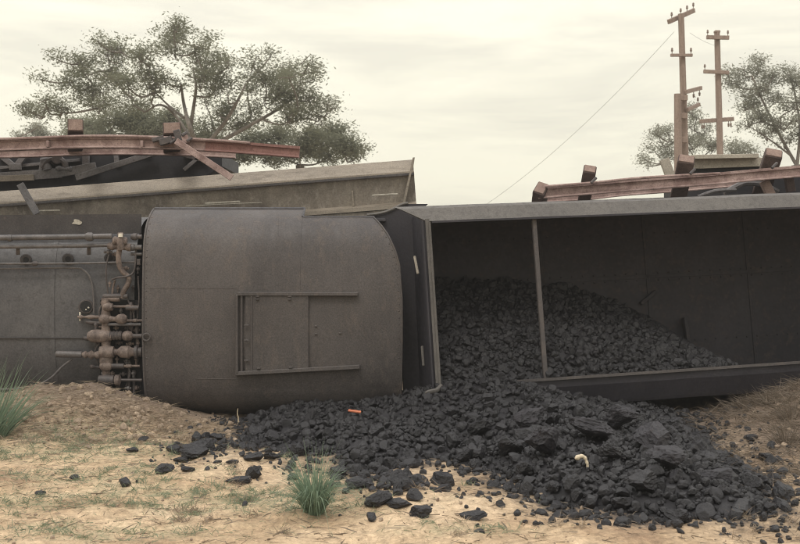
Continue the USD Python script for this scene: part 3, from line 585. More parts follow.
put('brake_gear', turned(at(56, 168.5, YU - .14), at(72, 169, YU - .14), [(0, .03), (.2, .05), (.4, .03), (.8, .03), (.9, .05), (1, .03)]), M['sole'], und, 40)
put('brake_gear', turned(at(57, 159, YU - .05), at(57, 159, YU - .18), [(0, .1), (1, .08)]), M['fitting_dark'], und, 40)

# ------------------------------------------------------------------ torn-up track lying on top
RAIL = [(-.0, .0), (.06, .012), (.062, .022), (.012, .04), (.010, .118), (.034, .125), (.034, .158), (-.034, .158), (-.034, .125), (-.010, .118), (-.012, .04), (-.062, .022), (-.06, .012)]
RAIL = RAIL[1:]
def rail_along(px_pts, Y, scale=1.0, back=0.0, n=40):
    P = curve([at(x, y, Y + back + dy) - [0, 0, 0] for x, y, dy in px_pts], n)
    if back: P = curve([at(x, y, Y + dy) + [0, back, 0] for x, y, dy in px_pts], n)
    t = np.gradient(P, axis=0); t /= np.linalg.norm(t, axis=1, keepdims=True)
    out = np.array([unit(np.cross(a, [0, 0, 1])) for a in t]); up = np.cross(out, t)
    return sweep(np.array(RAIL)[::-1] * scale, P, up, out)
def sleeper(parent, near, far, w, h, lab=None, roll=0.0):
    a = unit(far - near); s = unit(np.cross(a, [0, 0, 1])); u = np.cross(s, a)
    s, u = s * math.cos(roll) + u * math.sin(roll), u * math.cos(roll) - s * math.sin(roll)
    ln = np.linalg.norm(far - near)
    b = put('sleeper', cbox((near + far) / 2, (a, s, u), (ln / 2, w / 2, h / 2), .012), M['sleeper'], parent, label=lab)
    put('end_grain', cbox(near + a * -.004, (a, s, u), (.008, w / 2 - .014, h / 2 - .014), .004), M['sleeper_end'], b)
    return b
tr1 = thing('track_panel', 'torn-up rusty rail with sleeper ends stretched across the left above the wagon', 'railway track', at(100, 150, 17) * [1, 1, 0])
YR = 16.95
put('rail', rail_along([(-170, 158, .0), (-80, 153.5, 0), (0, 152, 0), (90, 149.2, 0), (175, 150.5, 0), (205, 152.2, 0)], YR, 1.22), M['rail'], tr1)
put('rail', rail_along([(205.2, 152.2, 0), (225, 153.4, 0), (260, 156, .0), (299, 159, 0)], YR, 1.20), M['rail_red'], tr1, label='redder broken end of the rail')
put('rail', rail_along([(-170, 158, .0), (-80, 153.5, 0), (0, 152, 0), (90, 149.2, 0), (175, 150.5, 0), (225, 153, 0)], YR, 1.22, back=1.07), M['rail'], tr1)
tie = put('rail_strip', tube(curve([at(x, y, YR - .06) for x, y in ((-90, 140), (0, 139), (90, 136), (150, 137), (225, 141), (250, 143))], 40), .022, 7), M['rail'], tr1, 40)
for x in (48, 142): put('fishplate_bolt', cbox(at(x, 144, YR - .05), np.eye(3), (.022, .03, .05)), M['rail'], tr1)
sleeper(tr1, at(75.5, 125, 17.02), at(75, 149, 18.2), .235, .20)
sleeper(tr1, at(172, 128, 17.02), at(171.5, 150, 18.2), .27, .19, roll=.06)
for x, y, dx, dy, dz in ((166, 141, .1, .06, .05), (178, 136, .05, .06, .09), (184, 140, .07, .05, .06), (158, 139, .09, .05, .03)):
    put('chair_casting', cbox(at(x, y, YR - .1), (unit([1, .1, .3]), unit([-.1, 1, 0]), unit([-.3, 0, 1])), (dx, dy, dz)), M['fitting_dark' if x < 180 else 'rail'], tr1)
for x, y, r in ((182, 135.5, .05), (187, 141, .04), (170, 143, .045)): put('spike', tube([at(x, y, YR - .16), at(x + 5, y - 3, YR - .12)], r * .5, 7), M['fitting_dark'], tr1)
p0, p1 = at(176, 141, 16.7), at(232, 178, 16.75)
lb = put('loose_bar', bar(p0, p1, .05, .10), M['rail'], None, label='loose rusty flat bar slanting from the left rail down onto the wagon flange', cat='iron bar')
p0, p1 = at(20, 184, 17.2), at(37, 214, 17.25)
put('loose_bar', bar(p0, p1, .05, .11), M['sole'], None, label='loose grey flat bar hanging across the wagon flange at far left', cat='iron bar')

tr2 = thing('track_panel', 'torn-up rusty track with tilted sleeper ends lying above the tender on the right', 'railway track', at(680, 190, 16.5) * [1, 1, 0])
YQ = 16.2
put('rail', rail_along([(538, 200, 0), (580, 196.5, 0), (640, 191.5, .05), (700, 187, .1), (760, 181.5, .2), (840, 175, .3), (930, 169, .4)], YQ, 1.18), M['rail'], tr2)
put('rail', rail_along([(545, 200, 0), (600, 197, 0), (640, 192.5, .05), (700, 188, .1), (760, 182.5, .2), (840, 176, .3), (930, 170, .4)], YQ, 1.1, back=1.07), M['rail'], tr2)
put('rail_strip', tube(curve([at(x, y, YQ - .08) for x, y in ((545, 186.5), (590, 183), (640, 178), (690, 175), (720, 173.5))], 30), .02, 7), M['rail'], tr2, 40)
sleeper(tr2, at(541, 188, 16.15), at(532, 268, 17.5), .17, .24, roll=-.45)
sleeper(tr2, at(590, 169, 16.28), at(574, 255, 17.5), .19, .17, roll=-.25)
sleeper(tr2, at(686.5, 159, 16.35), at(668, 245, 17.6), .24, .18, roll=-.25)
sleeper(tr2, at(774, 153, 16.45), at(745, 238, 17.7), .25, .19, roll=-.3)
sleeper(tr2, at(864, 147, 16.55), at(840, 230, 17.8), .24, .19, roll=-.3)
for x, y in ((591, 183), (690, 174), (772, 168)): put('spike', tube([at(x, y, YQ - .1), at(x + 5, y - 5, YQ - .05)], .022, 7), M['fitting_dark'], tr2)
# broken pieces between that track and the tender
deb = thing('wagon_wreckage', 'dark broken wagon ironwork under the right end of the right track', 'wreckage', at(770, 195, 16.6) * [1, 1, 0])
put('torn_plate', plate_px([(722, 196), (740, 186), (752, 182), (772, 185), (776, 178), (800, 176), (840, 172), (840, 205), (722, 205)], 17.0, .08), M['dark'], deb)
put('bent_bar', tube(curve([at(x, y, 16.7) for x, y in ((724, 193), (742, 184), (752, 183), (764, 185), (778, 192))], 24), .045, 7), M['sole'], deb, 40)
put('bent_bar', tube(curve([at(x, y, 16.6) for x, y in ((698, 197), (712, 192), (722, 190.5), (736, 190))], 20), .03, 7), M['sole'], deb, 40)
put('timber_stub', bar(at(764, 181, 16.5), at(771, 196, 16.5), .1, .13, up=(1, 0, 0)), M['sleeper_end'], deb)
put('timber_stub', bar(at(788, 174, 16.6), at(791, 192, 16.6), .1, .12, up=(1, 0, 0)), M['sleeper'], deb)
pw = thing('pale_wagon', 'pale edge of a toppled wagon showing above the right track', 'wagon', at(720, 165, 19.5) * [1, 1, 0])
put('side_edge', plate_px([(690, 157.5), (755, 156.5), (765, 158.5), (765, 166), (700, 168.5), (688, 168)], 19.0, .25), M['pale'], pw)
put('top_rail', bar(at(690, 157.5, 18.95), at(757, 156.3, 18.95), .2, .07), M['pale'], pw)
put('side', plate_px([(686, 169), (768, 166.5), (768, 330), (686, 330)], 19.1, 1.6), M['dark'], pw)
put('corner_post', bar(at(664, 159, 18.9), at(671, 178, 18.9), .08, .16, up=(1, 0, 0)), M['pale'], pw)

# ------------------------------------------------------------------ telegraph poles and wires
def pole(label, top, foot, Y, w, arms, stubs=()):
    P0, P1 = at(*top, Y), at(*foot, Y); d = (P0 - P1) / (P0[2] - P1[2]); B = P1 - d * (P1[2] - (-.3))
    t = thing('telegraph_pole', label, 'telegraph pole', (B[0], B[1], 0))
    put('post', tube([B, B + (P0 - B) * .5, P0], [w * .62, w * .55, w * .46], 14), M['pole'], t, 40)
    for (x0, y0, x1, y1, hgt, ins, rot) in arms:
        a, b = at(x0, y0, Y - .2), at(x1, y1, Y - .2 + rot)
        c = put('crossarm', bar(a, b, .1, hgt), M['pole'], t)
        for q, up in ins:
            p = a + (b - a) * q
            put('insulator', turned(p + [0, 0, hgt / 2 - .02] if up else p - [0, 0, hgt / 2 - .02], p + [0, 0, (1 if up else -1) * (hgt / 2 + .22)], [(0, .015), (.4, .015), (.45, .035), (.6, .045), (.7, .032), (.85, .04), (1, .015)], 10), M['insulator'], c, 40)
    return t
pl = pole('nearer telegraph pole with a slanted top crossarm, left of the two poles', (681, 14), (685.5, 168), 40, .23,
     [(668.5, 22, 694, 10.5, .16, ((.12, 1), (.47, 1), (.72, 1), (.97, 1)), 1.2), (670.5, 55.3, 692.5, 55.3, .1, ((.07, 1), (.93, 1)), 0), (686, 92, 701, 88, .14, ((.5, 0), (.9, 0)), 1.5), (687, 110, 699, 104.5, .13, ((.9, 1),), 1.5)])
put('brace_post', tube([at(677.5, 94, 39.5), at(678.5, 200, 39.5)], [.12, .15], 10), M['pole'], pl, 40)
for y in (98, 116, 140): put('spacer', cbox(at(681, y, 39.7), np.eye(3), (.22, .1, .1)), M['pole'], pl)
p2 = pole('shorter-looking straight telegraph pole with three crossarms, right of the two poles', (717, 32), (720.5, 170), 44, .24,
     [(706.5, 37.3, 729, 37.8, .15, ((.05, 1), (.95, 1)), 0), (703.5, 71.5, 729, 72.7, .14, ((.05, 1),), 0), (700, 121.5, 733.5, 119, .16, ((.06, 0), (.12, 0), (.85, 0), (.92, 0)), .5)])
put('pole_cap', cbox(at(717, 32, 44), np.eye(3), (.11, .11, .05), .03), M['pole'], p2)
def wire(a, b, sag, r, label):
    t = np.linspace(0, 1, 40)[:, None]; P = a + (b - a) * t; P[:, 2] -= 4 * sag * (t * (1 - t))[:, 0]
    return put('line_wire', tube(P, r, 5), M['wire'], None, True, label=label, cat='wire')
w1 = wire(at(674, 32, 40), at(470, 215, 52), .5, .006, 'single slack wire slanting down to the left from the nearer pole')
wire(at(690, 33, 40), at(716, 46, 44), .05, .005, 'short wire linking the two telegraph poles')

# ------------------------------------------------------------------ trees
def leaves(centres, n_each, spread, size, rs):
    c = np.repeat(centres, n_each, 0); n = len(c)
    p = c + rs.normal(0, 1, (n, 3)) * spread
    d = rs.normal(0, 1, (n, 3)); d[:, 2] = d[:, 2] * .6 - .15; d /= np.linalg.norm(d, axis=1, keepdims=True)
    s = np.cross(d, rs.normal(0, 1, (n, 3))); s /= np.linalg.norm(s, axis=1, keepdims=True)
    l = size * rs.uniform(.6, 1.4, (n, 1)); w = l * .30
    v = np.stack([p - d * l / 2, p + s * w / 2, p + d * l / 2, p - s * w / 2], 1).reshape(-1, 3)
    q = np.arange(n)[:, None] * 4
    return v, np.vstack([q + [0, 1, 2], q + [0, 2, 3]])
def tree(label, Y, base, fork, clumps, seed, mat, dens=1.0, size=.26, limbs=(), name='broadleaf_tree', group=None):
    """clumps: (px, py, rx, ry, depth offset) of foliage masses; each is reached by a limb."""
    rs = np.random.default_rng(seed); B = at(base[0], 262, Y); B[2] = -.2
    t = thing(name, label, 'tree', (B[0], B[1], 0), group)
    FK = at(*fork, Y); k = Y / F
    trunk = curve([B, B * .45 + FK * .55 + [.2, 0, 0], FK], 12)
    wood = [tube(trunk, np.linspace(.30, .20, 12), 10)]; reach = [FK[None]]
    for pts_, r0 in limbs:
        P = curve([at(x, y, Y + rs.normal(0, .5) * (i > 0)) for i, (x, y) in enumerate(pts_)], 20)
        wood.append(tube(P, np.linspace(r0, r0 * .35, 20), 7)); reach.append(P)
    allc = []; clumps = list(clumps)
    for (x, y, rx, ry, dy) in list(clumps):
        if rs.uniform() < .75:
            an = rs.uniform(-.4, math.pi + .4); clumps.append((x + 1.35 * rx * math.cos(an), y - 1.3 * ry * math.sin(an), rx * rs.uniform(.3, .5), ry * rs.uniform(.35, .55), dy + rs.normal(0, .6)))
    for (x, y, rx, ry, dy) in sorted(clumps, key=lambda q: (q[0] - fork[0]) ** 2 + (q[1] - fork[1]) ** 2):
        C = at(x, y, Y + dy + rs.normal(0, .8)); Rp = np.vstack(reach)
        cost = np.linalg.norm(Rp - C, axis=1) + 1.2 * np.clip(Rp[:, 2] - C[2] + .2, 0, None)
        S = Rp[cost.argmin()]; low = C - [0, 0, ry * k * .5]
        P = curve([S, S * .55 + low * .45 + rs.normal(0, .12, 3) - [0, 0, .1], low, C + [0, 0, ry * k * .2]], 12)
        wood.append(tube(P, np.linspace(min(.055, .03 + .012 * np.linalg.norm(C - S)), .012, 12), 6)); reach.append(P[2:])
        n = max(3, int(rx * ry / 13.5 * dens))
        u = rs.normal(0, 1, (n, 3)); u /= np.linalg.norm(u, axis=1, keepdims=True); u *= rs.uniform(.3, 1.08, (n, 1)); ry = ry * 1.15
        sub = C + u * np.array([rx * k, max(rx, ry) * k * .8, ry * k])
        for q in sub[::3]:
            wood.append(tube(curve([low + rs.normal(0, .15, 3), (low + q) / 2 + rs.normal(0, .15, 3), q], 6), np.linspace(.022, .006, 6), 4))
        allc.append(sub)
    put('trunk', join(wood), M['bark'], t, 50)
    cc = np.vstack(allc)
    put('crown', leaves(cc, 84, np.array([.23, .23, .15]), size * .54, rs), M[mat], t)
    return t
tree('wide spreading gum tree with several leaf masses behind the left rail', 45, (205, 262), (200, 150), [
    (62, 105, 14, 8, 0), (48, 108, 14, 6, 0), (35, 112, 9, 6, 0), (80, 62, 17, 12, 0), (70, 80, 22, 10, 1), (92, 88, 24, 12, -1), (108, 52, 16, 10, 0), (118, 46, 14, 6, 0), (112, 70, 18, 14, 1), (140, 55, 14, 10, 0), (150, 70, 14, 12, 0), (128, 82, 18, 10, -1), (100, 103, 22, 9, 0), (133, 100, 22, 9, 0), (155, 85, 8, 8, 0),
    (165, 37, 13, 8, 0), (182, 33, 12, 8, 0), (176, 50, 18, 8, 0), (195, 48, 12, 12, 0), (205, 66, 17, 13, 1), (216, 78, 16, 14, 0), (200, 82, 14, 10, -1), (220, 55, 10, 8, 0), (228, 92, 10, 6, 0),
    (254, 62, 15, 9, 0), (262, 76, 20, 10, 0), (247, 84, 14, 10, 0), (288, 68, 16, 9, 0), (300, 80, 18, 10, 0), (278, 92, 22, 11, 1), (310, 96, 22, 9, 0), (328, 103, 12, 7, 0), (295, 106, 20, 8, 0), (265, 103, 16, 7, 0),
    (222, 112, 20, 11, 1), (238, 124, 20, 10, 1), (212, 128, 22, 12, 2), (195, 140, 22, 12, 2), (288, 118, 12, 8, 0), (318, 118, 13, 8, 0)],
    3, 'leaf', .85, .25, limbs=(([(200, 152), (190, 128), (184, 105), (181, 84)], .12), ([(190, 130), (194, 105), (196, 85), (193, 68)], .09), ([(198, 150), (175, 115), (160, 105), (145, 112)], .08), ([(203, 150), (225, 122), (238, 100), (246, 84)], .10), ([(204, 150), (245, 128), (280, 108), (300, 92)], .10), ([(184, 118), (168, 105), (155, 92)], .06), ([(100, 108), (70, 113), (45, 109)], .05)))
tree('dense low tree filling the gap beneath the spreading gum tree', 52, (130, 262), (130, 165), [(90, 128, 22, 10, 0), (115, 120, 20, 9, 0), (140, 118, 26, 10, 0), (160, 130, 24, 12, 0), (105, 140, 26, 10, 0), (148, 140, 24, 10, 0), (180, 125, 18, 10, 0), (75, 136, 16, 8, 0), (178, 144, 20, 10, 0)], 4, 'leaf', 2.3, .27)
tree('rounded bushy tree at the right foot of the spreading gum tree', 50, (300, 262), (300, 165), [(255, 140, 20, 12, 0), (280, 135, 18, 10, 0), (300, 148, 22, 12, 0), (318, 138, 18, 9, 0), (335, 132, 14, 9, 0), (345, 146, 16, 11, 0), (328, 152, 22, 10, 0), (270, 155, 25, 9, 0), (240, 150, 20, 10, 0), (225, 158, 20, 8, 0), (355, 156, 8, 6, 0), (208, 150, 20, 10, 0)], 5, 'leaf', 1.9, .27)
tree('small distant tree at the far left beside the first sleeper end', 70, (36, 262), (36, 150), [(32, 131, 8, 5, 0), (42, 133, 9, 5, 0), (26, 137, 6, 4, 0), (50, 138, 6, 4, 0), (36, 138, 12, 5, 0)], 6, 'leaf_far', 2.2, .3)
tree('tall airy tree behind the telegraph poles at the right edge', 50, (800, 262), (796, 165), [
    (758, 68, 10, 7, 0), (770, 76, 12, 8, 0), (788, 72, 12, 8, 0), (800, 82, 14, 9, 0), (745, 78, 10, 6, 0), (738, 86, 9, 4, 0), (728, 74, 7, 3, 0), (752, 94, 12, 8, 0), (772, 98, 12, 8, 0), (794, 104, 12, 9, 0), (760, 112, 12, 7, 0), (780, 122, 13, 7, 0), (800, 128, 12, 8, 0), (748, 124, 9, 5, 0), (764, 134, 10, 5, 0), (786, 142, 10, 5, 0), (820, 95, 18, 12, 0), (830, 120, 20, 12, 0), (745, 106, 6, 4, 0)],
    7, 'leaf_far', 1.1, .25, limbs=(([(797, 166), (785, 145), (772, 120), (760, 95), (752, 76)], .08), ([(797, 166), (800, 130), (796, 100), (790, 75)], .08), ([(790, 155), (770, 140), (752, 128)], .05)))
tree('low sparse tree behind the poles and the right track', 58, (700, 262), (698, 175), [(668, 130, 10, 5, 0), (660, 138, 9, 4, 0), (675, 142, 12, 5, 0), (655, 150, 9, 4, 0), (668, 155, 14, 6, 0), (690, 125, 10, 6, 0), (700, 135, 12, 6, 0), (712, 145, 16, 6, 0), (735, 150, 16, 6, 0), (750, 152, 12, 6, 0), (690, 148, 12, 6, 0), (692, 112, 6, 4, 0), (648, 164, 8, 5, 0)], 8, 'leaf_far', 1.3, .25)

# ------------------------------------------------------------------ coal
def lump(seed, sub=2, cuts=11):
    """One angular lump of unit radius: a ball cut flat by planes, then roughened."""
    rs = np.random.default_rng(seed); m = trimesh.creation.icosphere(sub); v = np.array(m.vertices)
    v *= 1 + .16 * (meshkit.fbm(v * 1.3 + seed % 97, 2, seed % 31)[:, None] - .5)
    for _ in range(cuts):
        n = unit(rs.normal(0, 1, 3)); o = rs.uniform(.52, .85); e = v @ n - o
        v = v - np.clip(e, 0, None)[:, None] * n
    if sub > 1:
        v += .34 * (np.abs(meshkit.fbm(v * 2.4 + seed % 53, 3, seed % 17)[:, None] - .5) - .12) * v + (.20 if sub > 3 else .12) * (meshkit.fbm(v * 6.5 + seed % 41, 3, seed % 13)[:, None] - .5) * v
    else: v += .06 * (meshkit.fbm(v * 4 + seed % 53, 2, seed % 17)[:, None] - .5) * v
    v *= rs.uniform(.75, 1.2, 3) * [1.15, 1.0, .82]
    return v, np.array(m.faces)
BIG = [lump(100 + k, 4, 16) for k in range(14)]
MID = [lump(200 + k, 2, 10) for k in range(24)]
SML = [lump(300 + k, 1, 6) for k in range(24)]
def rot(rs, tilt=1.0):
    q = rs.normal(0, 1, 4) * [1, tilt, tilt, 1]; q /= np.linalg.norm(q); w, x, y, z = q
    return np.array([[1 - 2 * (y * y + z * z), 2 * (x * y - z * w), 2 * (x * z + y * w)], [2 * (x * y + z * w), 1 - 2 * (x * x + z * z), 2 * (y * z - x * w)], [2 * (x * z - y * w), 2 * (y * z + x * w), 1 - 2 * (x * x + y * y)]])
rs = np.random.default_rng(5)
LUMPS = []      # centre, radius, mesh, label, group
HG = 'coal lumps in the heap spilled from the tender'
HL = 'lesser angular coal lump among many alike in the heap spilled from the tender'
def mids(n, cx, cy, sx, sy, r0, r1, sd, lab, group):
    q = np.random.default_rng(sd)
    for _ in range(n):
        x, y, r = cx + q.normal(0, sx), cy + q.normal(0, sy), r0 * (r1 / r0) ** q.uniform() ** 1.5
        if near((x, y), r * .45): continue
        z = float(g(x, y)) + r * .3; m = (BIG if r > .07 else MID)[q.integers(14)]
        LUMPS.append([np.array([x, y, z]), r, ((m[0] @ rot(q, .4).T) * r + [x, y, z], m[1]), lab, group, True]); taken.append(((x, y), r))
def one(px, py, w, h, label, group=None, flat=None, sink=.35, seed=None):
    """A lump whose picture is w x h pixels about (px, py)."""
    P = ground_hit(px, py + h * .42); r = w / 2 * P[1] / F; rz = (h / 2 * P[1] / F)
    s = np.random.default_rng(int(px * 7 + py * 13) if seed is None else seed)
    m = (BIG if w > 18 else MID)[s.integers(14)]
    v = m[0] @ rot(s, .25).T; v = v / np.abs(v).max(0) * [r, min(r, 1.5 * rz) * .95, rz * 1.02]
    if w > 24 and px > 470: sink = .1
    c = P + [0, .0, rz * (1 - sink)]
    LUMPS.append([c, r, (v + c, m[1]), label, group, True])
one(620, 418, 36, 30, 'largest upright coal boulder on the heap, under the tender rim')
one(592, 428, 48, 24, 'broad coal block just left of the largest upright boulder')
one(655, 437, 46, 32, 'big rounded coal block right below the largest upright boulder')
one(670, 458, 48, 28, 'big coal block at the middle right of the heap')
one(719, 475, 40, 14, 'flat coal slab at the right end of the heap')
one(508, 447, 30, 22, 'squarish coal block left of the large pale-faced block')
one(640, 482, 36, 24, 'coal block low on the heap right of the pale scrap')
one(612, 452, 30, 20, 'coal block between the pale scrap and the largest boulder')
one(480, 428, 26, 18, 'coal block high on the heap below the coupling hook')
one(545, 442, 44, 34, 'large pale-faced coal block in the centre of the heap')
one(527, 419, 34, 26, 'large coal block high on the heap under the stay bar')
one(676, 424, 28, 18, 'coal block near the top right of the heap under the tender rim')
one(675, 515, 26, 16, 'dark coal lump at the lower right front of the heap')
for (x, y, w, h, lab) in (
    (165, 467, 21, 15, 'rounded coal lump on sand at the left of the scattered group'), (195, 450, 30, 18, 'biggest coal lump of the scattered group on the left sand'), (205, 444, 28, 16, 'flat coal lump behind the biggest one on the left sand'),
    (176, 448, 22, 12, 'low coal lump left of the biggest one on the left sand'), (182, 459, 18, 7, 'thin coal sliver in front of the biggest lump on the left sand'), (125, 481, 13, 11, 'lone coal lump on greenish ground at the far left'),
    (254, 471, 19, 18, 'upright coal lump standing on the sand left of the grass tuft'), (238, 479, 30, 9, 'flat coal lump at the foot of the upright lump on the sand'), (143, 438, 12, 6, 'small coal lump near the mound, furthest left of the two'), (133, 449, 13, 6, 'small low coal lump below the mound'),
    (216, 437, 16, 11, 'coal lump below the cab hatch on the sand'), (252, 456, 24, 11, 'flat coal lump on pale sand below the cab roof'), (270, 455, 20, 10, 'coal lump between the flat lump and the heap'), (232, 461, 14, 6, 'thin coal piece on pale sand left of the heap'), (188, 468, 14, 7, 'small coal piece right of the rounded lump'), (217, 461, 10, 5, 'small coal chip on the open sand left of the heap'),
    (292, 476, 14, 9, 'small coal lump left of the grass tuft'), (375, 498, 36, 18, 'largest lump of the cluster right of the grass tuft'), (398, 502, 30, 14, 'low dark coal lump right of the largest one in the front cluster'), (422, 510, 26, 18, 'coal lump at the right end of the front cluster'),
    (371, 516, 11, 11, 'small square coal lump alone in front of the front cluster'), (444, 487, 16, 10, 'single coal lump on sand before the heap'), (415, 494, 18, 14, 'coal lump at the top of the front cluster'), (473, 515, 30, 10, 'flat split coal piece alone on the front sand'),
    (355, 482, 26, 14, 'coal lump at the upper left of the front cluster'), (340, 470, 22, 14, 'coal lump beside the top of the grass tuft'), (585, 512, 16, 9, 'coal lump on the sand edge at the front of the heap'), (556, 504, 14, 9, 'coal lump at the lower left front edge of the heap'),
    (75, 476, 13, 6, 'small coal piece on grass at the far left front'), (40, 492, 12, 5, 'tiny dark coal piece at the lower left'), (765, 455, 16, 12, 'coal lump at the foot of the right bank'), (782, 470, 12, 8, 'small coal lump on the right bank at the picture edge'), (752, 437, 14, 9, 'coal lump part way up the right bank')):
    one(x, y, w, h, lab)
taken = [(l[0], l[1]) for l in LUMPS]
cell = {}
def near(p, r):
    for (q, s) in taken:
        if (p[0] - q[0]) ** 2 + (p[1] - q[1]) ** 2 < (.62 * (r + s)) ** 2: return True
    return False
minx, miny, maxx, maxy = HEAP.bounds
mids(60, -.12, 9.95, .26, .40, .035, .12, 61, 'lesser coal lump among those filling the front cluster right of the grass tuft', 'coal lumps in the cluster right of the grass tuft')
mids(34, -1.75, 12.0, .38, .35, .03, .10, 62, 'lesser coal lump among those crowded around the biggest one below the cab', 'coal lumps scattered on the sand below the cab')
def scatter(count, r0, r1, tries, base, loose=.0, check=True):
    n = 0
    for _ in range(tries):
        if n >= count: break
        x, y, r = rs.uniform(minx - .6, maxx + .7), rs.uniform(miny - .4, 14.3), r0 * (r1 / r0) ** rs.uniform() ** 1.6
        d = Point(x, y).distance(HEAP)
        if d > 0 and rs.uniform() > .55 * math.exp(-d / (.10 + loose)): continue
        if check and near((x, y), r): continue
        if y > 12.9 and r > .075: continue
        z = float(g(x, y) + heap(x, y)) + r * .28
        m = base[rs.integers(len(base))]
        v = (m[0] @ rot(rs).T) * r
        LUMPS.append([np.array([x, y, z]), r, (v + [x, y, z], m[1]), HL, HG, False]); n += 1
        if check: taken.append(((x, y), r))
scatter(5, .12, .15, 900, BIG)
scatter(60, .08, .12, 3000, BIG)
scatter(480, .05, .08, 9000, MID, .05)
scatter(1100, .032, .052, 9000, SML, .12)
scatter(6000, .014, .034, 26000, SML, .28, check=False)
for cx, cy, r in LEFTC:
    for _ in range(int(90 * r)):
        x, y = cx + rs.normal(0, r * .7), cy + rs.normal(0, r * .8); q = .012 * (4.0) ** rs.uniform() ** 2
        m = SML[rs.integers(24)]; z = float(g(x, y)) + q * .3
        LUMPS.append([np.array([x, y, z]), q, ((m[0] @ rot(rs).T) * q + [x, y, z], m[1]), HL, HG, False])
fixed = [l for l in LUMPS if l[5]]; rest = [l for l in LUMPS if not l[5]]
rest.sort(key=lambda l: -l[1] / l[0][1])
HEAPIND = [l for l in rest if abs(l[0][0] / l[0][1]) < .355 and Point(*l[0][:2]).distance(HEAP) < .3][:298 - len(fixed)]
ids = {id(l) for l in HEAPIND}
for l in fixed + HEAPIND:
    put('coal_lump', l[2], M['coal_pale' if l[5] and l[1] > .16 else 'coal'], None, 18, label=l[3], cat='coal lump', group=l[4])
put('coal_spill', [l[2] for l in rest if id(l) not in ids], M['coal_fine'], None, False, label='small broken coal filling the heap and littering the sand around it', cat='coal', kind='stuff')
hx_, hy_ = np.arange(-2.2, 3.8, .05), np.arange(8.4, 14.9, .05)
HX, HY = np.meshgrid(hx_, hy_, indexing='ij')
hh = heap(HX.ravel(), HY.ravel()); P3 = np.stack([HX.ravel(), HY.ravel(), 0 * hh], 1)
hz = g(HX.ravel(), HY.ravel()) + np.where(hh > .01, hh + .05 * (meshkit.fbm(P3 * 7, 3, 4) - .5) - .01, -.06)
nh = len(hy_); i, j = np.meshgrid(np.arange(len(hx_) - 1), np.arange(nh - 1), indexing='ij')
hf = tris(np.stack([i * nh + j, (i + 1) * nh + j, (i + 1) * nh + j + 1, i * nh + j + 1], -1).reshape(-1, 4))
hf = hf[(hh[hf] > .005).any(1)]
ku, hf = np.unique(hf, return_inverse=True); hf = hf.reshape(-1, 3)
put('coal_slack', (np.stack([HX.ravel(), HY.ravel(), hz], 1)[ku], hf), M['coal_fine'], None, True, label='fine coal dust packed beneath the spilled lumps', cat='coal', kind='stuff')
# the coal still inside the bunker
def top_t(s): return np.interp(s, [-.1, .2, 1.4, 2.2, 2.9, 3.35, 3.75, 4.0], [1.40, 1.40, 1.36, 1.22, .98, .74, .42, .04])
def load_pt(s, q):
    """q from 0 at the lip to 1 against the bunker floor."""
    P = np.array([s * 2.1, q * 2.1, .3]); b = .11 * (meshkit.fbm(P * 1.5, 3, 21) - .5)
    return L(s, max(.0, (.02 + top_t(s) * q ** .85 + b * min(1, 4 * q))) - .0, -.06 - 1.45 * q)
ss, qs = np.linspace(.03, 4.0, 90), np.linspace(0, 1, 40)
put('coal_bed', sheet(load_pt, ss, qs), M['coal_fine'], None, True, label='bed of coal dust inside the overturned bunker', cat='coal', kind='stuff')
cl = []
for k in range(6500):
    s, q = rs.uniform(.05, 3.95), rs.uniform(0, 1)
    r = .012 * (6.0) ** rs.uniform() ** 2.2
    p = load_pt(s, q) + tn * r * .3 + np.array([0, 0, r * .2]); m = (MID if r > .045 else SML)[rs.integers(24)]
    cl.append(((m[0] @ rot(rs).T) * r + p, m[1]))
put('coal_load', cl, M['coal_fine'], None, False, label='small broken coal sloping down inside the overturned bunker', cat='coal', kind='stuff')

# ------------------------------------------------------------------ grasses and scraps
def blades(roots, dirs, length, width, droop, rs, seg=5, bend=None):
    """Curved tapering blades: roots (n,3), initial directions (n,3)."""
    n = len(roots); t = np.linspace(0, 1, seg + 1)[None, :, None]
    l = np.asarray(length).reshape(-1, 1, 1); dr = np.asarray(droop).reshape(-1, 1, 1)
    P = roots[:, None] + dirs[:, None] * t * l; P[..., 2:3] -= dr * l * t ** 2.2
    P[..., :2] += (rs.normal(0, .06, (n, 1, 2)) * l * t ** 2)
    if bend is not None:
        bw = bend[1].reshape(-1, 1, 1); P += bend[0][:, None] * l * bw * .62 * t ** 1.8; P[..., 2:3] -= l * bw * .72 * t ** 2.3
    side = np.cross(dirs, rs.normal(0, 1, (n, 3))); side /= np.linalg.norm(side, axis=1, keepdims=True) + 1e-9
    w = np.asarray(width).reshape(-1, 1, 1) * (1 - t ** 1.6 * .96) / 2
    v = np.stack([P - side[:, None] * w, P + side[:, None] * w], 2).reshape(-1, 3); m = 2 * (seg + 1)
    q = (np.arange(n) * m)[:, None, None] + (np.arange(seg) * 2)[None, :, None]
    f = np.concatenate([q + [0, 1, 3], q + [0, 3, 2]], 1).reshape(-1, 3)
    return v, f
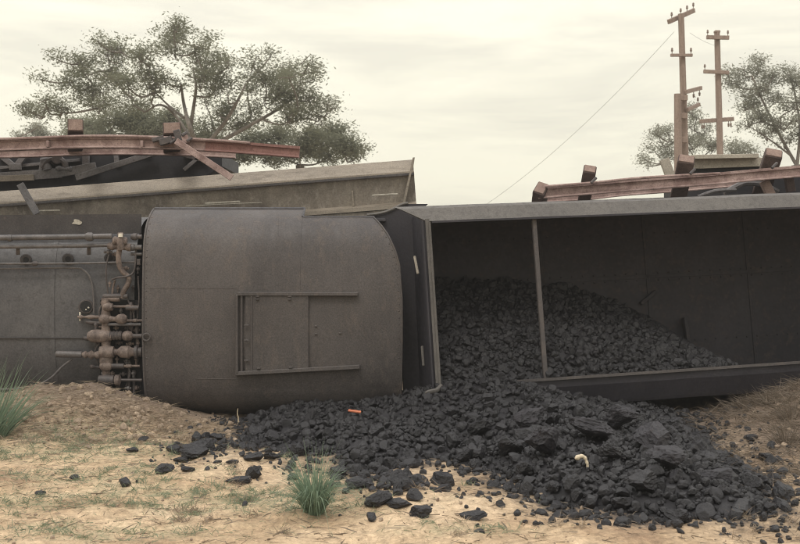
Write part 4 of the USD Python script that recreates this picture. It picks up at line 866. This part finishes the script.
def tuft(name, label, foot, n, length, rad, seed, lean=(0, 0), mat='tuft', w=.007, spread=.55, droop=(.25, .95), bend=None):
    r2 = np.random.default_rng(seed); a = r2.uniform(0, 2 * math.pi, n); q = np.sqrt(r2.uniform(0, 1, n)) * rad
    R = foot + np.stack([np.cos(a) * q, np.sin(a) * q, np.zeros(n) - .02], 1)
    out = np.clip(q / rad, 0, 1) * spread + r2.normal(0, .12, n)
    D = np.stack([np.cos(a) * out + lean[0], np.sin(a) * out + lean[1], np.ones(n)], 1); D /= np.linalg.norm(D, axis=1, keepdims=True)
    v, f = blades(R, D, length * r2.uniform(.45, 1.1, n), w * r2.uniform(.6, 1.3, n), np.abs(out) * r2.uniform(*droop, n), r2, 7, None if bend is None else (np.stack([np.cos(a), np.sin(a), 0 * a], 1), r2.uniform(*bend, n)))
    return put(name, (v, f), M[mat], None, label=label, cat='grass tuft')
ft = ground_hit(314, 511)
tuft('grass_tuft', 'bushy blue-green grass tuft standing on the sand in front of the coal', ft, 520, .66, .075, 21, spread=.18, bend=(.05, 1.15), w=.008)
ft2 = ground_hit(-12, 436)
tuft('grass_tuft', 'long-bladed grey-green grass tuft leaning in from the left picture edge', ft2, 300, 1.0, .20, 22, lean=(.30, 0), w=.011, spread=.55)
for k, (x, y, l, lab) in enumerate(((792, 418, .34, 'dry grass tuft at the top of the right bank'), (770, 402, .30, 'thin dry grass tuft under the right end of the tender'), (786, 442, .3, 'dry grass tuft low on the right bank'), (748, 405, .24, 'sparse dry grass tuft in the shade under the tender rim'))):
    tuft('dry_grass_tuft', lab, ground_hit(x, y), 150, l, .13, 30 + k, mat='straw_dark', spread=.95)
def litter(n, place, l0, l1, w, seed, mat, name, label, cat, up=.12):
    r2 = np.random.default_rng(seed); XY = place(r2, n); n = len(XY)
    R = np.column_stack([XY, g(XY[:, 0], XY[:, 1]) + .004 + np.abs(r2.normal(0, .008, n))]); a = r2.uniform(0, 2 * math.pi, n)
    D = np.stack([np.cos(a), np.sin(a), np.abs(r2.normal(up, up, n))], 1); D /= np.linalg.norm(D, axis=1, keepdims=True)
    v, f = blades(R, D, r2.uniform(l0, l1, n), w * r2.uniform(.5, 1.4, n), r2.uniform(.02, .25, n) * up * 4, r2, 3)
    return put(name, (v, f), M[mat], None, label=label, cat=cat, kind='stuff')
def gauss_places(spots):
    def f(r2, n):
        w = np.array([s[4] for s in spots], float); k = r2.choice(len(spots), n, p=w / w.sum()); S = np.array(spots)[k]
        return np.stack([S[:, 0] + r2.normal(0, 1, n) * S[:, 2], S[:, 1] + r2.normal(0, 1, n) * S[:, 3]], 1)
    return f
litter(7000, gauss_places([(-3.8, 13.1, .9, .5, 3), (-4.6, 12.6, .8, .5, 1), (-2.6, 13.0, .6, .4, 1.5), (-1.9, 12.9, .5, .4, 1)]), .05, .2, .006, 41, 'straw', 'dry_litter', 'dead straw and roots strewn over the mound before the boiler', 'dry grass')
litter(9000, gauss_places([(4.6, 12.4, .5, .9, 3), (4.2, 11.0, .5, .8, 1.5), (3.9, 9.8, .5, .7, 1), (4.6, 13.4, .6, .5, 2)]), .08, .3, .006, 42, 'straw_dark', 'dry_grass', 'matted dry grass on the bank at the right', 'dry grass', up=.3)
litter(6500, lambda r2, n: np.stack([r2.uniform(-4.6, 4.2, n), r2.uniform(7.6, 12.6, n)], 1), .03, .12, .004, 43, 'straw', 'dry_litter', 'fine dead straw scattered over the pale sand', 'dry grass', up=.05)
def clumps(spots, m, sd):
    q = np.random.default_rng(sd); w = np.array([a[4] for a in spots], float); k = q.choice(len(spots), m, p=w / w.sum()); S = np.array(spots)[k]
    C = np.stack([S[:, 0] + q.normal(0, 1, m) * S[:, 2], S[:, 1] + q.normal(0, 1, m) * S[:, 3]], 1)
    return lambda r2, n: C[r2.integers(m, size=n)] + r2.normal(0, .035, (n, 2))
litter(4200, clumps([(cx, cy, rx * .7, ry * .8, rx * ry) for cx, cy, rx, ry in MOSS], 150, 3), .04, .13, .005, 46, 'green', 'green_grass', 'little sprigs of green grass rooted in the sand', 'grass', up=.9)
litter(4200, clumps([(-2.5, 12.6, 1.2, .5, 2), (-3.9, 12.4, .8, .5, 2), (4.0, 11.5, .6, 1.0, 2), (-1.5, 9.2, 2, .8, 1.5), (1.5, 8.2, 1.2, .3, .6)], 120, 4), .05, .18, .005, 47, 'straw', 'dry_grass', 'withered grass sprigs rooted in the sand', 'dry grass', up=.8)
litter(2600, lambda r2, n: np.stack([r2.uniform(-4.8, 4.3, n), r2.uniform(7.6, 12.9, n)], 1), .04, .2, .007, 45, 'straw_dark', 'dry_litter', 'dark broken twigs and stalks littering the sand', 'twigs', up=.08)
litter(6000, gauss_places([(cx, cy, rx * .6, ry * .7, rx * ry) for cx, cy, rx, ry in MOSS]), .03, .10, .005, 44, 'green', 'green_grass', 'short sparse green grass in patches over the sand', 'grass', up=.45)
r2 = np.random.default_rng(50); pb = []
ICO = [lump(400 + k, 1, 5) for k in range(10)]
for k in range(2100):
    if k < 1100: x, y = r2.normal(-3.6, 1.0), r2.normal(13.0, .5)
    elif k < 1500: x, y = r2.normal(4.4, .5), r2.normal(11.8, 1.0)
    else: x, y = r2.uniform(-4.5, 4.2), r2.uniform(7.6, 12.8)
    q = .005 * (11 if k < 1100 else 8 if k < 1500 else 4.5) ** r2.uniform() ** 2.2; m = ICO[r2.integers(10)]
    pb.append(((m[0] @ rot(r2).T) * q + [x, y, float(g(x, y)) + q * .3], m[1]))
put('loose_clods', pb, M['clod'], None, False, label='small clods and stones strewn over the ground and the mound', cat='stones', kind='stuff')
p = ground_hit(355, 421)
put('orange_scrap', cbox(p + [0, -.12, .13], (unit([1, -.1, -.12]), unit([.1, 1, .3]), unit([.15, -.3, 1])), (.075, .018, .011), .005), M['orange'], None, label='bright orange splinter lying on coal at the foot of the cab', cat='scrap')
p = ground_hit(581, 468)
cv = curve([p + np.array(q) for q in ((-.06, -.05, .09), (-.01, -.06, .115), (.025, -.06, .10), (.045, -.06, .05), (.05, -.06, .0))], 20)
put('pale_scrap', tube(cv, [.010, .02, .026, .022, .018, .021, .02, .017, .015, .018, .017, .013, .012, .015, .014, .011, .012, .012, .009, .005], 8), M['bone'], None, 40, label='small curved cream-coloured scrap sticking out of the coal heap', cat='scrap')
p = ground_hit(238, 424)
put('dry_twig', tube(curve([p + np.array(q) for q in ((0, 0, -.03), (.005, 0, .07), (-.008, 0, .13), (.0, 0, .19))], 10), np.linspace(.010, .005, 10), 6), M['twig'], None, 40, label='single dry twig standing up in front of the cab roof', cat='twig')

# ------------------------------------------------------------------ the pale air
hz_m = usdkit.material(stage, '/World/Looks/haze_air', {'v': ('principled_volume', {'color': (.96, .94, .90), 'density': .0007, 'anisotropy': .2})}, volume='v.volume')
bx = trimesh.creation.box(extents=(330, 330, 18)); bx.apply_translation((0, 0, 7.0))
hzm = usdkit.mesh(stage, '/World/haze', bx, hz_m); tag(hzm.GetPrim(), 'thin pale haze filling the air', 'haze', kind='stuff')
